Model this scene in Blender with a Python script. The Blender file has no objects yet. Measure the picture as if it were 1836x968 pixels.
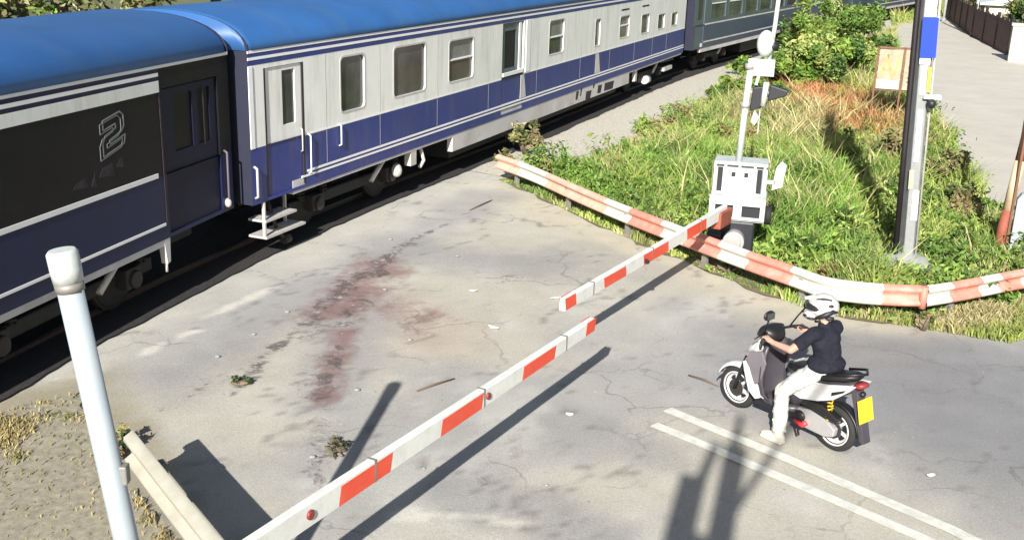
import bpy, bmesh, math, random
import numpy as np
from mathutils import Vector, Matrix
random.seed(7); rng = np.random.default_rng(7)
S = bpy.context.scene
COL = S.collection
PI = math.pi
R = math.radians

# ------------------------------------------------------------------ camera
cd = bpy.data.cameras.new('camera'); cam = bpy.data.objects.new('camera', cd); COL.objects.link(cam)
CR = Vector((0.9994953, 0.00960237, 0.03028107)); CU = Vector((-0.03176711, 0.30212157, 0.95273995)); CF = Vector((0, 0.95322104, -0.30227413))
CC = Vector((0, 0, 5.039)); FPX = 1940.5
m = Matrix((CR, CU, -CF)).transposed().to_4x4(); m.translation = CC
cam.matrix_world = m
cd.sensor_width = 36; cd.lens = 36*FPX/1836; cd.clip_start = .1; cd.clip_end = 1500
S.camera = cam

# ------------------------------------------------------------------ light
SUN_AZ, SUN_EL = 11, 29                       # shadows run towards +Y, a little to the right
W = bpy.data.worlds.new('World'); S.world = W; W.use_nodes = True
nt = W.node_tree; bgn = nt.nodes['Background']
sky = nt.nodes.new('ShaderNodeTexSky'); sky.sky_type = 'NISHITA'; sky.sun_disc = False
sky.sun_elevation = R(SUN_EL); sky.sun_rotation = R(180+SUN_AZ); sky.air_density = 1.0; sky.dust_density = 1.5
nt.links.new(sky.outputs[0], bgn.inputs[0]); bgn.inputs[1].default_value = .055
sl = bpy.data.lights.new('sun', 'SUN'); sl.energy = 5.0; sl.angle = R(.5); sl.color = (1, .96, .90)
so = bpy.data.objects.new('sun', sl); COL.objects.link(so)
sd = Vector((math.sin(R(SUN_AZ))*math.cos(R(SUN_EL)), math.cos(R(SUN_AZ))*math.cos(R(SUN_EL)), -math.sin(R(SUN_EL))))
so.rotation_euler = sd.to_track_quat('-Z', 'Y').to_euler()
S.view_settings.view_transform = 'Standard'; S.view_settings.look = 'None'
S.view_settings.exposure = .9; S.view_settings.gamma = 1

# ------------------------------------------------------------------ helpers
def gp(px, py, z=0.0):
    'point of the plane at height z seen at a photograph pixel'
    d = CF + CR*((px-918)/FPX) + CU*((484-py)/FPX)
    return CC + d*((z-CC.z)/d.z)
def pix(P):
    d = Vector(P)-CC; z = d.dot(CF)
    return 918+FPX*d.dot(CR)/z, 484-FPX*d.dot(CU)/z

def mat(name, col, rough=.7, metal=0, var=.12, scale=3.0, bump=.0, bscale=40, dirt=None, dirt_amt=.0, attr=None, spec=.5, coat=0, streak=None):
    m = bpy.data.materials.new(name); m.use_nodes = True; n = m.node_tree.nodes; l = m.node_tree.links
    b = n['Principled BSDF']; b.inputs['Roughness'].default_value = rough; b.inputs['Metallic'].default_value = metal
    b.inputs['Specular IOR Level'].default_value = spec; b.inputs['Coat Weight'].default_value = coat
    tc = n.new('ShaderNodeTexCoord'); no = n.new('ShaderNodeTexNoise'); no.inputs['Scale'].default_value = scale; no.inputs['Detail'].default_value = 6; no.inputs['Roughness'].default_value = .65
    l.new(tc.outputs['Object'], no.inputs['Vector'])
    mr = n.new('ShaderNodeMapRange'); mr.inputs[1].default_value = .25; mr.inputs[2].default_value = .75; mr.inputs[3].default_value = 1-var; mr.inputs[4].default_value = 1+var
    l.new(no.outputs['Fac'], mr.inputs[0])
    mul = n.new('ShaderNodeVectorMath'); mul.operation = 'SCALE'
    if attr:
        a = n.new('ShaderNodeAttribute'); a.attribute_name = attr; l.new(a.outputs['Color'], mul.inputs[0])
    else:
        mul.inputs[0].default_value = col[:3]
    l.new(mr.outputs[0], mul.inputs['Scale'])
    out = mul.outputs[0]
    if dirt:
        n2 = n.new('ShaderNodeTexNoise'); n2.inputs['Scale'].default_value = scale*.7; n2.inputs['Detail'].default_value = 8; n2.inputs['Roughness'].default_value = .7
        mp = n.new('ShaderNodeMapping'); mp.inputs['Scale'].default_value = streak or (1,1,1); l.new(tc.outputs['Object'], mp.inputs['Vector']); l.new(mp.outputs[0], n2.inputs['Vector'])
        m2 = n.new('ShaderNodeMapRange'); m2.inputs[1].default_value = .48; m2.inputs[2].default_value = .75; m2.inputs[4].default_value = dirt_amt
        l.new(n2.outputs['Fac'], m2.inputs[0])
        mx = n.new('ShaderNodeMix'); mx.data_type = 'RGBA'; l.new(m2.outputs[0], mx.inputs[0]); l.new(out, mx.inputs[6]); mx.inputs[7].default_value = (*dirt, 1)
        out = mx.outputs[2]
    l.new(out, b.inputs['Base Color'])
    if bump:
        n3 = n.new('ShaderNodeTexNoise'); n3.inputs['Scale'].default_value = bscale; n3.inputs['Detail'].default_value = 5
        l.new(tc.outputs['Object'], n3.inputs['Vector'])
        bp = n.new('ShaderNodeBump'); bp.inputs['Strength'].default_value = bump; bp.inputs['Distance'].default_value = .02
        l.new(n3.outputs['Fac'], bp.inputs['Height']); l.new(bp.outputs[0], b.inputs['Normal'])
    return m

def road_mat():
    m = mat('road_surface', (1,1,1), .9, var=.10, scale=30, bump=.35, bscale=120, attr='Col', spec=.25)
    n = m.node_tree.nodes; l = m.node_tree.links; b = n['Principled BSDF']; src = b.inputs['Base Color'].links[0].from_socket
    tc = [k for k in n if k.type == 'TEX_COORD'][0].outputs['Object']; msk = n.new('ShaderNodeAttribute'); msk.attribute_name = 'Mask'
    sp = n.new('ShaderNodeSeparateColor'); l.new(msk.outputs['Color'], sp.inputs[0])
    def noise(sc, det=8, rg=.7, dist=0):
        k = n.new('ShaderNodeTexNoise'); k.inputs['Scale'].default_value = sc; k.inputs['Detail'].default_value = det; k.inputs['Roughness'].default_value = rg; k.inputs['Distortion'].default_value = dist; l.new(tc, k.inputs['Vector']); return k.outputs['Fac']
    def math_(op, a, c):
        k = n.new('ShaderNodeMath'); k.operation = op
        for i, v in enumerate((a, c)):
            if hasattr(v, 'links'): l.new(v, k.inputs[i])
            else: k.inputs[i].default_value = v
        return k.outputs[0]
    def rng_(v, lo, hi, o0=0., o1=1.):
        k = n.new('ShaderNodeMapRange'); k.inputs[1].default_value = lo; k.inputs[2].default_value = hi; k.inputs[3].default_value = o0; k.inputs[4].default_value = o1; l.new(v, k.inputs[0]); return k.outputs[0]
    def over(src, fac, col):
        k = n.new('ShaderNodeMix'); k.data_type = 'RGBA'; l.new(fac, k.inputs[0]); l.new(src, k.inputs[6]); k.inputs[7].default_value = (*col, 1); return k.outputs[2]
    # red stain, then dark streaks, then pale chips: mask decides how much of the fine noise shows
    src = over(src, rng_(math_('ADD', noise(2.2, 9, .72), math_('MULTIPLY', sp.outputs[0], .45)), .60, .86, 0, .75), (.21,.115,.105))
    src = over(src, rng_(math_('ADD', noise(3.4, 10, .78, .9), math_('MULTIPLY', sp.outputs[1], .42)), .70, .82, 0, .82), (.085,.070,.066))
    src = over(src, rng_(math_('ADD', noise(6.5, 7, .7), math_('MULTIPLY', sp.outputs[1], .25)), .74, .79, 0, .55), (.55,.53,.47))
    # cracks
    vo = n.new('ShaderNodeTexVoronoi'); vo.feature = 'DISTANCE_TO_EDGE'; vo.inputs['Scale'].default_value = .55
    ad = n.new('ShaderNodeVectorMath'); ad.operation = 'ADD'; nz = n.new('ShaderNodeTexNoise'); nz.inputs['Scale'].default_value = 1.6; nz.inputs['Detail'].default_value = 8; l.new(tc, nz.inputs['Vector']); l.new(tc, ad.inputs[0]); l.new(nz.outputs['Color'], ad.inputs[1]); l.new(ad.outputs[0], vo.inputs['Vector'])
    cr = math_('MULTIPLY', rng_(vo.outputs['Distance'], .004, .014, 1, 0), rng_(noise(.5, 4), .46, .60)); src = over(src, math_('MULTIPLY', cr, .42), (.11,.10,.09))
    # aggregate grain and scattered grit
    g = rng_(noise(75, 3, .8), .35, .65, .84, 1.16); ml = n.new('ShaderNodeVectorMath'); ml.operation = 'SCALE'; l.new(src, ml.inputs[0]); l.new(g, ml.inputs['Scale']); src = ml.outputs[0]
    src = over(src, rng_(noise(17, 2, .5), .72, .76, 0, .5), (.12,.11,.10)); src = over(src, rng_(noise(13.3, 2, .5), .745, .77, 0, .6), (.60,.58,.53))
    l.new(src, b.inputs['Base Color']); return m

class MB:
    def __init__(s): s.v = []; s.f = []; s.mi = []; s.sm = []
    def add(s, vs, fs, mi=0, smooth=False):
        o = len(s.v); s.v += [tuple(v) for v in vs]
        for f in fs: s.f.append([i+o for i in f]); s.mi.append(mi); s.sm.append(smooth)
    def box(s, x0, x1, y0, y1, z0, z1, mi=0):
        s.add([(x0,y0,z0),(x1,y0,z0),(x1,y1,z0),(x0,y1,z0),(x0,y0,z1),(x1,y0,z1),(x1,y1,z1),(x0,y1,z1)],
              [(0,3,2,1),(4,5,6,7),(0,1,5,4),(1,2,6,5),(2,3,7,6),(3,0,4,7)], mi)
    def bar(s, a, b, w, h, mi=0, up=(0,0,1)):
        a = Vector(a); b = Vector(b); d = (b-a).normalized(); u = Vector(up); sd = d.cross(u)
        if sd.length < 1e-4: sd = d.cross(Vector((1,0,0)))
        sd.normalize(); u = sd.cross(d)
        vs = []
        for p in (a, b):
            for i, j in ((-1,-1),(1,-1),(1,1),(-1,1)): vs.append(p+sd*(i*w/2)+u*(j*h/2))
        s.add(vs, [(3,2,1,0),(4,5,6,7),(0,1,5,4),(1,2,6,5),(2,3,7,6),(3,0,4,7)], mi)
    def tube(s, pts, rad, n=12, mi=0, caps=True, smooth=True):
        pts = [Vector(p) for p in pts]
        if not hasattr(rad, '__len__'): rad = [rad]*len(pts)
        t0 = (pts[1]-pts[0]).normalized(); ref = Vector((0,0,1)) if abs(t0.z) < .9 else Vector((1,0,0))
        x = t0.cross(ref).normalized(); vs = []
        for i, p in enumerate(pts):
            if i == 0: t = pts[1]-pts[0]
            elif i == len(pts)-1: t = pts[-1]-pts[-2]
            else: t = (pts[i+1]-pts[i]).normalized()+(pts[i]-pts[i-1]).normalized()
            t.normalize(); x = (x - t*x.dot(t)).normalized(); y = t.cross(x)
            for k in range(n):
                a = 2*PI*k/n; vs.append(p + x*(rad[i]*math.cos(a)) + y*(rad[i]*math.sin(a)))
        fs = []
        for i in range(len(pts)-1):
            for k in range(n):
                fs.append((i*n+k, i*n+(k+1)%n, (i+1)*n+(k+1)%n, (i+1)*n+k))
        s.add(vs, fs, mi, smooth)
        if caps:
            o = len(s.v)-len(vs)
            s.f.append([o+k for k in range(n)][::-1]); s.mi.append(mi); s.sm.append(False)
            s.f.append([o+(len(pts)-1)*n+k for k in range(n)]); s.mi.append(mi); s.sm.append(False)
    def prism(s, poly, a, b, mi=0):
        'poly: list of 2D points -> prism between mappings a(p), b(p)'
        n = len(poly); vs = [a(p) for p in poly]+[b(p) for p in poly]
        s.add(vs, [tuple(range(n))[::-1], tuple(range(n, 2*n))]+[(i, (i+1)%n, n+(i+1)%n, n+i) for i in range(n)], mi)
    def loft(s, rings, mi=0, smooth=True):
        n = len(rings[0]); vs = [p for r in rings for p in r]; fs = []
        for i in range(len(rings)-1):
            for k in range(n): fs.append((i*n+k, i*n+(k+1)%n, (i+1)*n+(k+1)%n, (i+1)*n+k))
        fs.append(tuple(range(n))[::-1]); fs.append(tuple((len(rings)-1)*n+k for k in range(n)))
        s.add(vs, fs, mi, smooth)
    def ell(s, c, r, mi=0, nu=16, nv=10, M=None):
        vs = []; fs = []
        for i in range(nv+1):
            th = PI*i/nv
            for k in range(nu):
                a = 2*PI*k/nu; p = Vector((r[0]*math.sin(th)*math.cos(a), r[1]*math.sin(th)*math.sin(a), r[2]*math.cos(th)))
                if M: p = M @ p
                vs.append(p+Vector(c))
        for i in range(nv):
            for k in range(nu): fs.append((i*nu+k, (i+1)*nu+k, (i+1)*nu+(k+1)%nu, i*nu+(k+1)%nu))
        s.add(vs, fs, mi, True)
    def torus(s, c, Rr, r, axis='y', n=32, k=10, mi=0, sq=1.0):
        vs = []; fs = []
        for i in range(n):
            a = 2*PI*i/n
            for j in range(k):
                b = 2*PI*j/k; q = Rr+r*math.cos(b); w = r*sq*math.sin(b)
                p = (q*math.cos(a), w, q*math.sin(a)) if axis == 'y' else ((w, q*math.cos(a), q*math.sin(a)) if axis == 'x' else (q*math.cos(a), q*math.sin(a), w))
                vs.append(Vector(p)+Vector(c))
        for i in range(n):
            for j in range(k): fs.append((i*k+j, ((i+1)%n)*k+j, ((i+1)%n)*k+(j+1)%k, i*k+(j+1)%k))
        s.add(vs, fs, mi, True)
    def build(s, name, mats, parent=None, bevel=0, seg=2):
        me = bpy.data.meshes.new(name); me.from_pydata(s.v, [], s.f)
        if not isinstance(mats, (list, tuple)): mats = [mats]
        for mm in mats: me.materials.append(mm)
        me.polygons.foreach_set('material_index', s.mi); me.polygons.foreach_set('use_smooth', s.sm)
        me.update()
        bm = bmesh.new(); bm.from_mesh(me); bmesh.ops.recalc_face_normals(bm, faces=bm.faces); bm.to_mesh(me); bm.free()
        o = bpy.data.objects.new(name, me); COL.objects.link(o)
        if parent: o.parent = parent
        if bevel:
            b = o.modifiers.new('bevel', 'BEVEL'); b.width = bevel; b.segments = seg; b.limit_method = 'ANGLE'; b.angle_limit = R(40)
        return o

def tag(o, label, cat, group=None, kind=None):
    if label: o['label'] = label
    if cat: o['category'] = cat
    if group: o['group'] = group
    if kind: o['kind'] = kind
    return o
def thing(name, label, cat, loc=(0,0,0), rz=0, group=None):
    o = bpy.data.objects.new(name, None); COL.objects.link(o); o.location = loc; o.rotation_euler = (0,0,rz); o.empty_display_size = .2
    return tag(o, label, cat, group)
def dup(o, parent=None):
    c = o.copy(); COL.objects.link(c); c.parent = parent
    for ch in list(o.children): dup(ch, c)
    return c
def struct(name, mb, m): return tag(mb.build(name, m), None, None, None, 'structure')
def np_mesh(name, V, F, mats, cols=None, mi=None, parent=None, smooth=False):
    'quick mesh from arrays; F (n,k)'
    me = bpy.data.meshes.new(name); n, k = F.shape
    me.vertices.add(len(V)); me.vertices.foreach_set('co', np.asarray(V, np.float32).ravel())
    me.loops.add(n*k); me.loops.foreach_set('vertex_index', F.ravel().astype(np.int32))
    me.polygons.add(n); me.polygons.foreach_set('loop_start', np.arange(0, n*k, k, dtype=np.int32))
    if smooth: me.polygons.foreach_set('use_smooth', np.ones(n, bool))
    if mi is not None: me.polygons.foreach_set('material_index', mi.astype(np.int32))
    me.update(calc_edges=True)
    if cols is not None:
        a = me.color_attributes.new('Col', 'FLOAT_COLOR', 'POINT')
        c4 = np.ones((len(V), 4), np.float32); c4[:, :3] = cols; a.data.foreach_set('color', c4.ravel())
    for mm in (mats if isinstance(mats, list) else [mats]): me.materials.append(mm)
    o = bpy.data.objects.new(name, me); COL.objects.link(o)
    if parent: o.parent = parent
    return o

def vnoise(x, y, sc, seed):
    'value noise'
    r = np.random.default_rng(seed); T = r.random((256, 256))
    u = x*sc+100; v = y*sc+100; i = np.floor(u).astype(int); j = np.floor(v).astype(int); fu = u-i; fv = v-j
    fu = fu*fu*(3-2*fu); fv = fv*fv*(3-2*fv)
    g = lambda a, b: T[a % 256, b % 256]
    return (g(i,j)*(1-fu)+g(i+1,j)*fu)*(1-fv)+(g(i,j+1)*(1-fu)+g(i+1,j+1)*fu)*fv
def fbm(x, y, sc, seed, o=5):
    t = 0; a = .5; s = 0
    for k in range(o): t = t+a*vnoise(x, y, sc*2**k, seed+k); s += a; a *= .55
    return t/s
def seg_d(x, y, a, b):
    ax, ay = a; bx, by = b; dx, dy = bx-ax, by-ay; t = np.clip(((x-ax)*dx+(y-ay)*dy)/(dx*dx+dy*dy), 0, 1)
    return np.hypot(x-ax-t*dx, y-ay-t*dy), t
def sstep(a, b, x):
    t = np.clip((x-a)/(b-a), 0, 1); return t*t*(3-2*t)
def inpoly(x, y, P):
    r = np.zeros(np.shape(x), bool); n = len(P)
    for i in range(n):
        x0, y0 = P[i]; x1, y1 = P[(i+1) % n]
        if y0 == y1: continue
        c = ((y0 > y) != (y1 > y)) & (x < (x1-x0)*(y-y0)/(y1-y0)+x0); r ^= c
    return r

# ------------------------------------------------------------------ materials
M = {}
M['road'] = road_mat()
M['street'] = mat('street_concrete', (.47,.445,.385), .9, var=.10, scale=.8, bump=.3, bscale=30, dirt=(.36,.33,.28), dirt_amt=.5)
M['soil'] = mat('soil', (.16,.13,.07), .95, var=.3, scale=4, bump=.6, bscale=20, dirt=(.09,.12,.03), dirt_amt=.8)
M['drydirt'] = mat('dry_dirt', (.29,.265,.20), .95, var=.35, scale=14, bump=.35, bscale=140, dirt=(.19,.165,.115), dirt_amt=.85)
M['ballast'] = mat('ballast_stone', (.47,.44,.37), .95, var=.35, scale=14, bump=.8, bscale=30, dirt=(.33,.30,.24), dirt_amt=.5)
M['trackshade'] = mat('oily_ballast_shade', (.022,.020,.019), .95, var=.5, scale=12, bump=.8, bscale=25)  # dark ballast; the shade under the train is put into its colour
M['land'] = mat('far_land', (.11,.12,.05), .95, var=.3, scale=.3)
M['steelrail'] = mat('rail_steel', (.16,.12,.10), .45, .7)
M['paint_white'] = mat('road_paint', (.60,.60,.54), .8, var=.14, scale=9, dirt=(.44,.43,.38), dirt_amt=.95)
M['roofblue'] = mat('roof_blue_paint', (.024,.10,.28), .5, var=.16, scale=.9, dirt=(.055,.12,.22), dirt_amt=.55, streak=(.5,2.2,.5))
M['carwhite'] = mat('coach_cream_paint', (.76,.77,.74), .45, var=.06, scale=1.2, dirt=(.48,.47,.41), dirt_amt=.7, streak=(1,5,.7), bump=.12, bscale=1.6)
M['carblue'] = mat('coach_blue_paint', (.020,.036,.19), .42, var=.14, scale=1.0, dirt=(.075,.078,.15), dirt_amt=.7, streak=(1,5,.8), bump=.12, bscale=1.6)
M['navy'] = mat('coach_navy_paint', (.008,.013,.055), .45, var=.14, scale=1.0, dirt=(.018,.02,.045), dirt_amt=.6, streak=(1,5,.8), spec=.3)
M['navydark'] = mat('coach_dark_door', (.008,.010,.030), .5, var=.2, scale=1.5, spec=.2, streak=(1,5,.8), dirt=(.016,.016,.03), dirt_amt=.5)
M['blackband'] = mat('coach_dark_band', (.008,.008,.010), .5, var=.3, scale=1.5, dirt=(.022,.018,.018), dirt_amt=.5, spec=.2)
M['greycar'] = mat('coach_grey_paint', (.07,.10,.11), .4, var=.12, scale=.8, dirt=(.05,.05,.045), dirt_amt=.5)
M['greybluecar'] = mat('coach_grey_blue_paint', (.045,.06,.10), .4, var=.12, scale=.8)
M['line'] = mat('coach_white_line', (.78,.78,.78), .5, var=.04, scale=4)
M['skirt'] = mat('skirt_grey', (.52,.51,.50), .55, var=.12, scale=1.2, dirt=(.25,.21,.20), dirt_amt=.65)
M['under'] = mat('underframe_black', (.012,.012,.012), .7, var=.3, scale=6)
M['undermetal'] = mat('bogie_dusty_metal', (.030,.027,.025), .7, .1, var=.3, scale=8)
M['lightmetal'] = mat('worn_light_metal', (.52,.50,.47), .5, .2, var=.15, scale=8)
M['glass'] = mat('coach_window_glass', (.050,.054,.054), .12, var=.5, scale=1.0, spec=.5, dirt=(.14,.145,.14), dirt_amt=.55)
M['glasspale'] = mat('coach_frosted_glass', (.16,.17,.165), .25, var=.35, scale=2.2)
M['rubber'] = mat('black_rubber', (.015,.015,.016), .8, var=.2)
M['bellows'] = mat('gangway_bellows', (.014,.016,.035), .85, var=.2)
M['rwhite'] = mat('guardrail_white', (.52,.51,.45), .55, var=.08, scale=5, dirt=(.48,.42,.34), dirt_amt=.55)
M['rred'] = mat('guardrail_faded_red', (.56,.21,.16), .6, var=.14, scale=6, dirt=(.60,.40,.32), dirt_amt=.8)
M['rpeach'] = mat('guardrail_bleached', (.58,.34,.26), .6, var=.14, scale=6, dirt=(.60,.47,.38), dirt_amt=.75)
M['zinc'] = mat('galvanised_steel', (.24,.23,.21), .6, .3, var=.2, scale=8)
M['creamrail'] = mat('guardrail_cream', (.38,.37,.31), .6, var=.12, scale=5, dirt=(.30,.27,.20), dirt_amt=.6)
M['boomwhite'] = mat('boom_white', (.66,.67,.63), .5, var=.07, scale=9, dirt=(.42,.40,.36), dirt_amt=.45)
M['boomred'] = mat('boom_red', (.70,.075,.035), .45, var=.10, scale=6, dirt=(.55,.15,.09), dirt_amt=.5)
M['lampred'] = mat('lamp_red_glass', (.22,.03,.03), .45, var=.15, scale=20)
M['postwhite'] = mat('post_white_paint', (.33,.38,.41), .45, var=.07, scale=4, dirt=(.42,.44,.45), dirt_amt=.5)
M['sigwhite'] = mat('signal_white_paint', (.46,.50,.48), .55, var=.12, scale=7, dirt=(.28,.28,.25), dirt_amt=.6)
M['sigblack'] = mat('signal_black', (.016,.017,.022), .5, var=.2)
M['motor'] = mat('motor_grey', (.38,.36,.35), .5, .2, var=.15, scale=8)
M['rustred'] = mat('rusty_red', (.28,.075,.045), .7, var=.25, scale=7, dirt=(.13,.05,.03), dirt_amt=.8)
M['rustpale'] = mat('faded_cream_paint', (.55,.43,.28), .7, var=.2, scale=7, dirt=(.30,.13,.07), dirt_amt=.8)
M['concrete'] = mat('grey_concrete', (.26,.27,.27), .85, var=.15, scale=5, bump=.3, bscale=50, dirt=(.17,.17,.17), dirt_amt=.6)
M['palepaper'] = mat('pale_notice', (.72,.70,.65), .7, var=.1, scale=9)
M['bluesign'] = mat('blue_sign_plate', (.018,.055,.42), .4, var=.08, scale=4)
M['yellow'] = mat('yellow_paint', (.80,.52,.03), .45, var=.06)
M['yellowold'] = mat('old_yellow_band', (.40,.36,.08), .6, var=.2)
M['darkpipe'] = mat('dark_steel_pipe', (.022,.018,.02), .5, .3, var=.25)
M['fence'] = mat('brown_fence_board', (.105,.058,.055), .75, var=.25, scale=3)
M['masonry'] = mat('pale_masonry', (.55,.50,.42), .9, var=.1, scale=4, bump=.3)
M['shedroof'] = mat('pale_sheet_roof', (.48,.52,.50), .6, var=.1, scale=2)
M['bark'] = mat('bark', (.16,.12,.085), .9, var=.3, scale=9, bump=.6, bscale=25)
M['leaf'] = mat('leaves', (1,1,1), .6, var=.2, scale=6, attr='Col', spec=.3)
M['grass'] = mat('grass_blades', (1,1,1), .65, var=.15, scale=2, attr='Col', spec=.3)
M['scwhite'] = mat('scooter_white', (.50,.50,.50), .25, var=.03, coat=.3)
M['scgrey'] = mat('scooter_dark_grey', (.055,.05,.06), .4, var=.15)
M['scpurple'] = mat('scooter_grey_panel', (.15,.135,.15), .4, var=.15)
M['scblack'] = mat('scooter_black', (.012,.012,.013), .45, var=.2)
M['rim'] = mat('wheel_rim_light', (.62,.60,.58), .35, .2, var=.08)
M['tyre'] = mat('tyre_rubber', (.02,.02,.02), .8, var=.2)
M['alu'] = mat('aluminium', (.55,.55,.55), .35, .6, var=.1)
M['red'] = mat('red_spring_paint', (.55,.04,.05), .4, var=.1)
M['greymauve'] = mat('handrail_dull_mauve', (.12,.10,.13), .55, .2, var=.15)
M['skin'] = mat('skin', (.50,.27,.20), .55, var=.06, scale=8)
M['shirt'] = mat('black_cotton', (.014,.015,.024), .9, var=.3, scale=9, bump=.8, bscale=14, spec=.2)
M['trousers'] = mat('white_cotton', (.44,.46,.42), .9, var=.12, scale=9, bump=1.0, bscale=11)
M['shoe'] = mat('white_shoe', (.50,.49,.43), .6, var=.05)
M['helmet'] = mat('helmet_white', (.46,.45,.43), .2, var=.04, coat=.4)
M['visor'] = mat('visor_dark', (.02,.02,.022), .15, var=.1)
M['rust'] = mat('rusty_iron', (.17,.085,.05), .8, var=.3, scale=8)
M['platepale'] = mat('notice_cream', (.36,.31,.23), .7, var=.2, scale=6, dirt=(.22,.15,.09), dirt_amt=.7)
M['orange'] = mat('notice_orange', (.50,.30,.12), .7, var=.2)
M['inkdark'] = mat('notice_dark_marks', (.10,.085,.07), .7, var=.2)
M['logo'] = mat('logo_grey_line', (.15,.16,.17), .5, var=.1)
M['smudge'] = mat('dull_mauve_marks', (.035,.028,.036), .6, var=.5, scale=10, spec=.2)
M['cardark'] = mat('car_dark_paint', (.02,.025,.03), .25, var=.05, coat=.4)
M['carglass'] = mat('car_glass', (.015,.018,.02), .08, var=.05)
M['paper'] = mat('paper_litter', (.78,.77,.74), .8, var=.06)
M['twig'] = mat('dry_twig', (.12,.085,.06), .9, var=.2)

# ------------------------------------------------------------------ setting: ground
gm = MB(); gm.add([(-600,-300,-.02),(600,-300,-.02),(600,900,-.02),(-600,900,-.02)], [(0,1,2,3)]); struct('ground', gm, M['land'])

# track alignment: the near faces of the coaches follow a gentle curve
H1, H2, H3, H4 = 14.873, 22.513, 28.0, 31.5
U = lambda h: Vector((math.sin(R(h)), math.cos(R(h)), 0)); NR = lambda h: Vector((math.cos(R(h)), -math.sin(R(h)), 0))
B1 = Vector((-4.107, 15.613, 0)); B2 = Vector((-3.887, 15.647, 0)); L2 = 25.37
B3 = B2+U(H2)*(L2+.75)+NR(H2)*.12; L3 = 24.6; B4 = B3+U(H3)*(L3+.75)+NR(H3)*.05
face = [B1-U(H1)*40, B1-U(H1)*25, B1-U(H1)*12, B1*.5+B2*.5-U(18)*.0, B2+U(H2)*12, B3, B3+U(H3)*12, B4, B4+U(H4)*25, B4+U(H4)*25+U(34)*60]
def smoothline(P, n=8):
    out = []
    for i in range(len(P)-1):
        p0 = P[max(i-1,0)]; p1 = P[i]; p2 = P[i+1]; p3 = P[min(i+2, len(P)-1)]
        for k in range(n):
            t = k/n
            out.append(.5*((2*p1)+(p2-p0)*t+(2*p0-5*p1+4*p2-p3)*t*t+(3*p1-p0-3*p2+p3)*t**3))
    out.append(P[-1]); return out
FL = smoothline(face)
def offset_line(L, d):
    out = []
    for i, p in enumerate(L):
        t = (L[min(i+1, len(L)-1)]-L[max(i-1, 0)]).normalized(); out.append(p+Vector((t.y, -t.x, 0))*d)
    return out
def strip(mb, A, B, z, mi=0):
    n = len(A); mb.add([(p.x,p.y,z) for p in A]+[(p.x,p.y,z) for p in B], [(i, i+1, n+i+1, n+i) for i in range(n-1)], mi)

# road sheet with worn dusty asphalt
gx = np.arange(-9, 16.01, .09); gy = np.arange(-6, 26.01, .09)
X, Y = np.meshgrid(gx, gy, indexing='ij')
# trim the sheet to the paved area: everything on our side plus the crossing itself
dust = np.array([.42,.40,.34]); asp = np.array([.225,.225,.23]); tan = np.array([.47,.435,.34]); pale = np.array([.47,.465,.42]); red = np.array([.25,.155,.14]); dark = np.array([.10,.09,.085])
n1 = fbm(X, Y, .35, 11); n2 = fbm(X, Y, 1.1, 23); n3 = fbm(X, Y, 3.2, 37); n4 = fbm(X, Y, .8, 51)
def mix(c, k, a): return c*(1-a[..., None])+np.asarray(k)*a[..., None]
C = np.broadcast_to(dust, X.shape+(3,)).copy()
C = mix(C, asp*1.25, sstep(.47,.62,n1)*.55)
C = mix(C, pale, sstep(.52,.70,n2)*.5)
# wheel-polished darker asphalt on the lane to the right
da, _ = seg_d(X, Y, (4.9,12.4), (8.5,8.0)); C = mix(C, asp*.92, (1-sstep(1.2,3.2,da+1.2*(n2-.5)))*.85)
da, _ = seg_d(X, Y, (7,12.2), (13,13.5)); C = mix(C, asp*1.1, (1-sstep(.5,1.9,da+1.0*(n2-.5)))*.7)
da, _ = seg_d(X, Y, (3.4,11.6), (1.4,13.2)); C = mix(C, asp*1.35, (1-sstep(.3,1.4,da+1.0*(n2-.5)))*.45)
# tan dust under the far guardrail
da, _ = seg_d(X, Y, (-.2,21.4), (4.2,14.9)); C = mix(C, tan, (1-sstep(.4,1.9,da+1.0*(n2-.5)))*.8)
da, _ = seg_d(X, Y, (4.6,14.2), (9.5,14.6)); C = mix(C, tan*.95, (1-sstep(.3,1.2,da+1.0*(n2-.5)))*.8)
# paler concrete edge along the rails
da, _ = seg_d(X, Y, (-5.4,11.2), (-.4,23.6)); C = mix(C, pale*1.0, (1-sstep(.5,1.3,da+.5*(n3-.5)))*.6)
da, _ = seg_d(X, Y, (-4.1,11.8), (-.5,20.5)); C = mix(C, asp*1.25, (1-sstep(.25,.9,da+.9*(n2-.5)))*.55)
# grey patches
for a, b, w, k in (((-1.4,16.6),(.3,16.2),1.0,.6),((-.6,8.9),(.9,8.3),.5,.6),((.6,10.6),(1.4,9.9),.4,.4),((-3.2,12.9),(-3.6,11.2),.6,.35),((1.2,17.2),(2.0,16.0),.6,.35)):
    da, _ = seg_d(X, Y, a, b); C = mix(C, asp*1.05, (1-sstep(w*.3,w*1.3,da+.9*(n2-.5)))*k)
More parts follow.
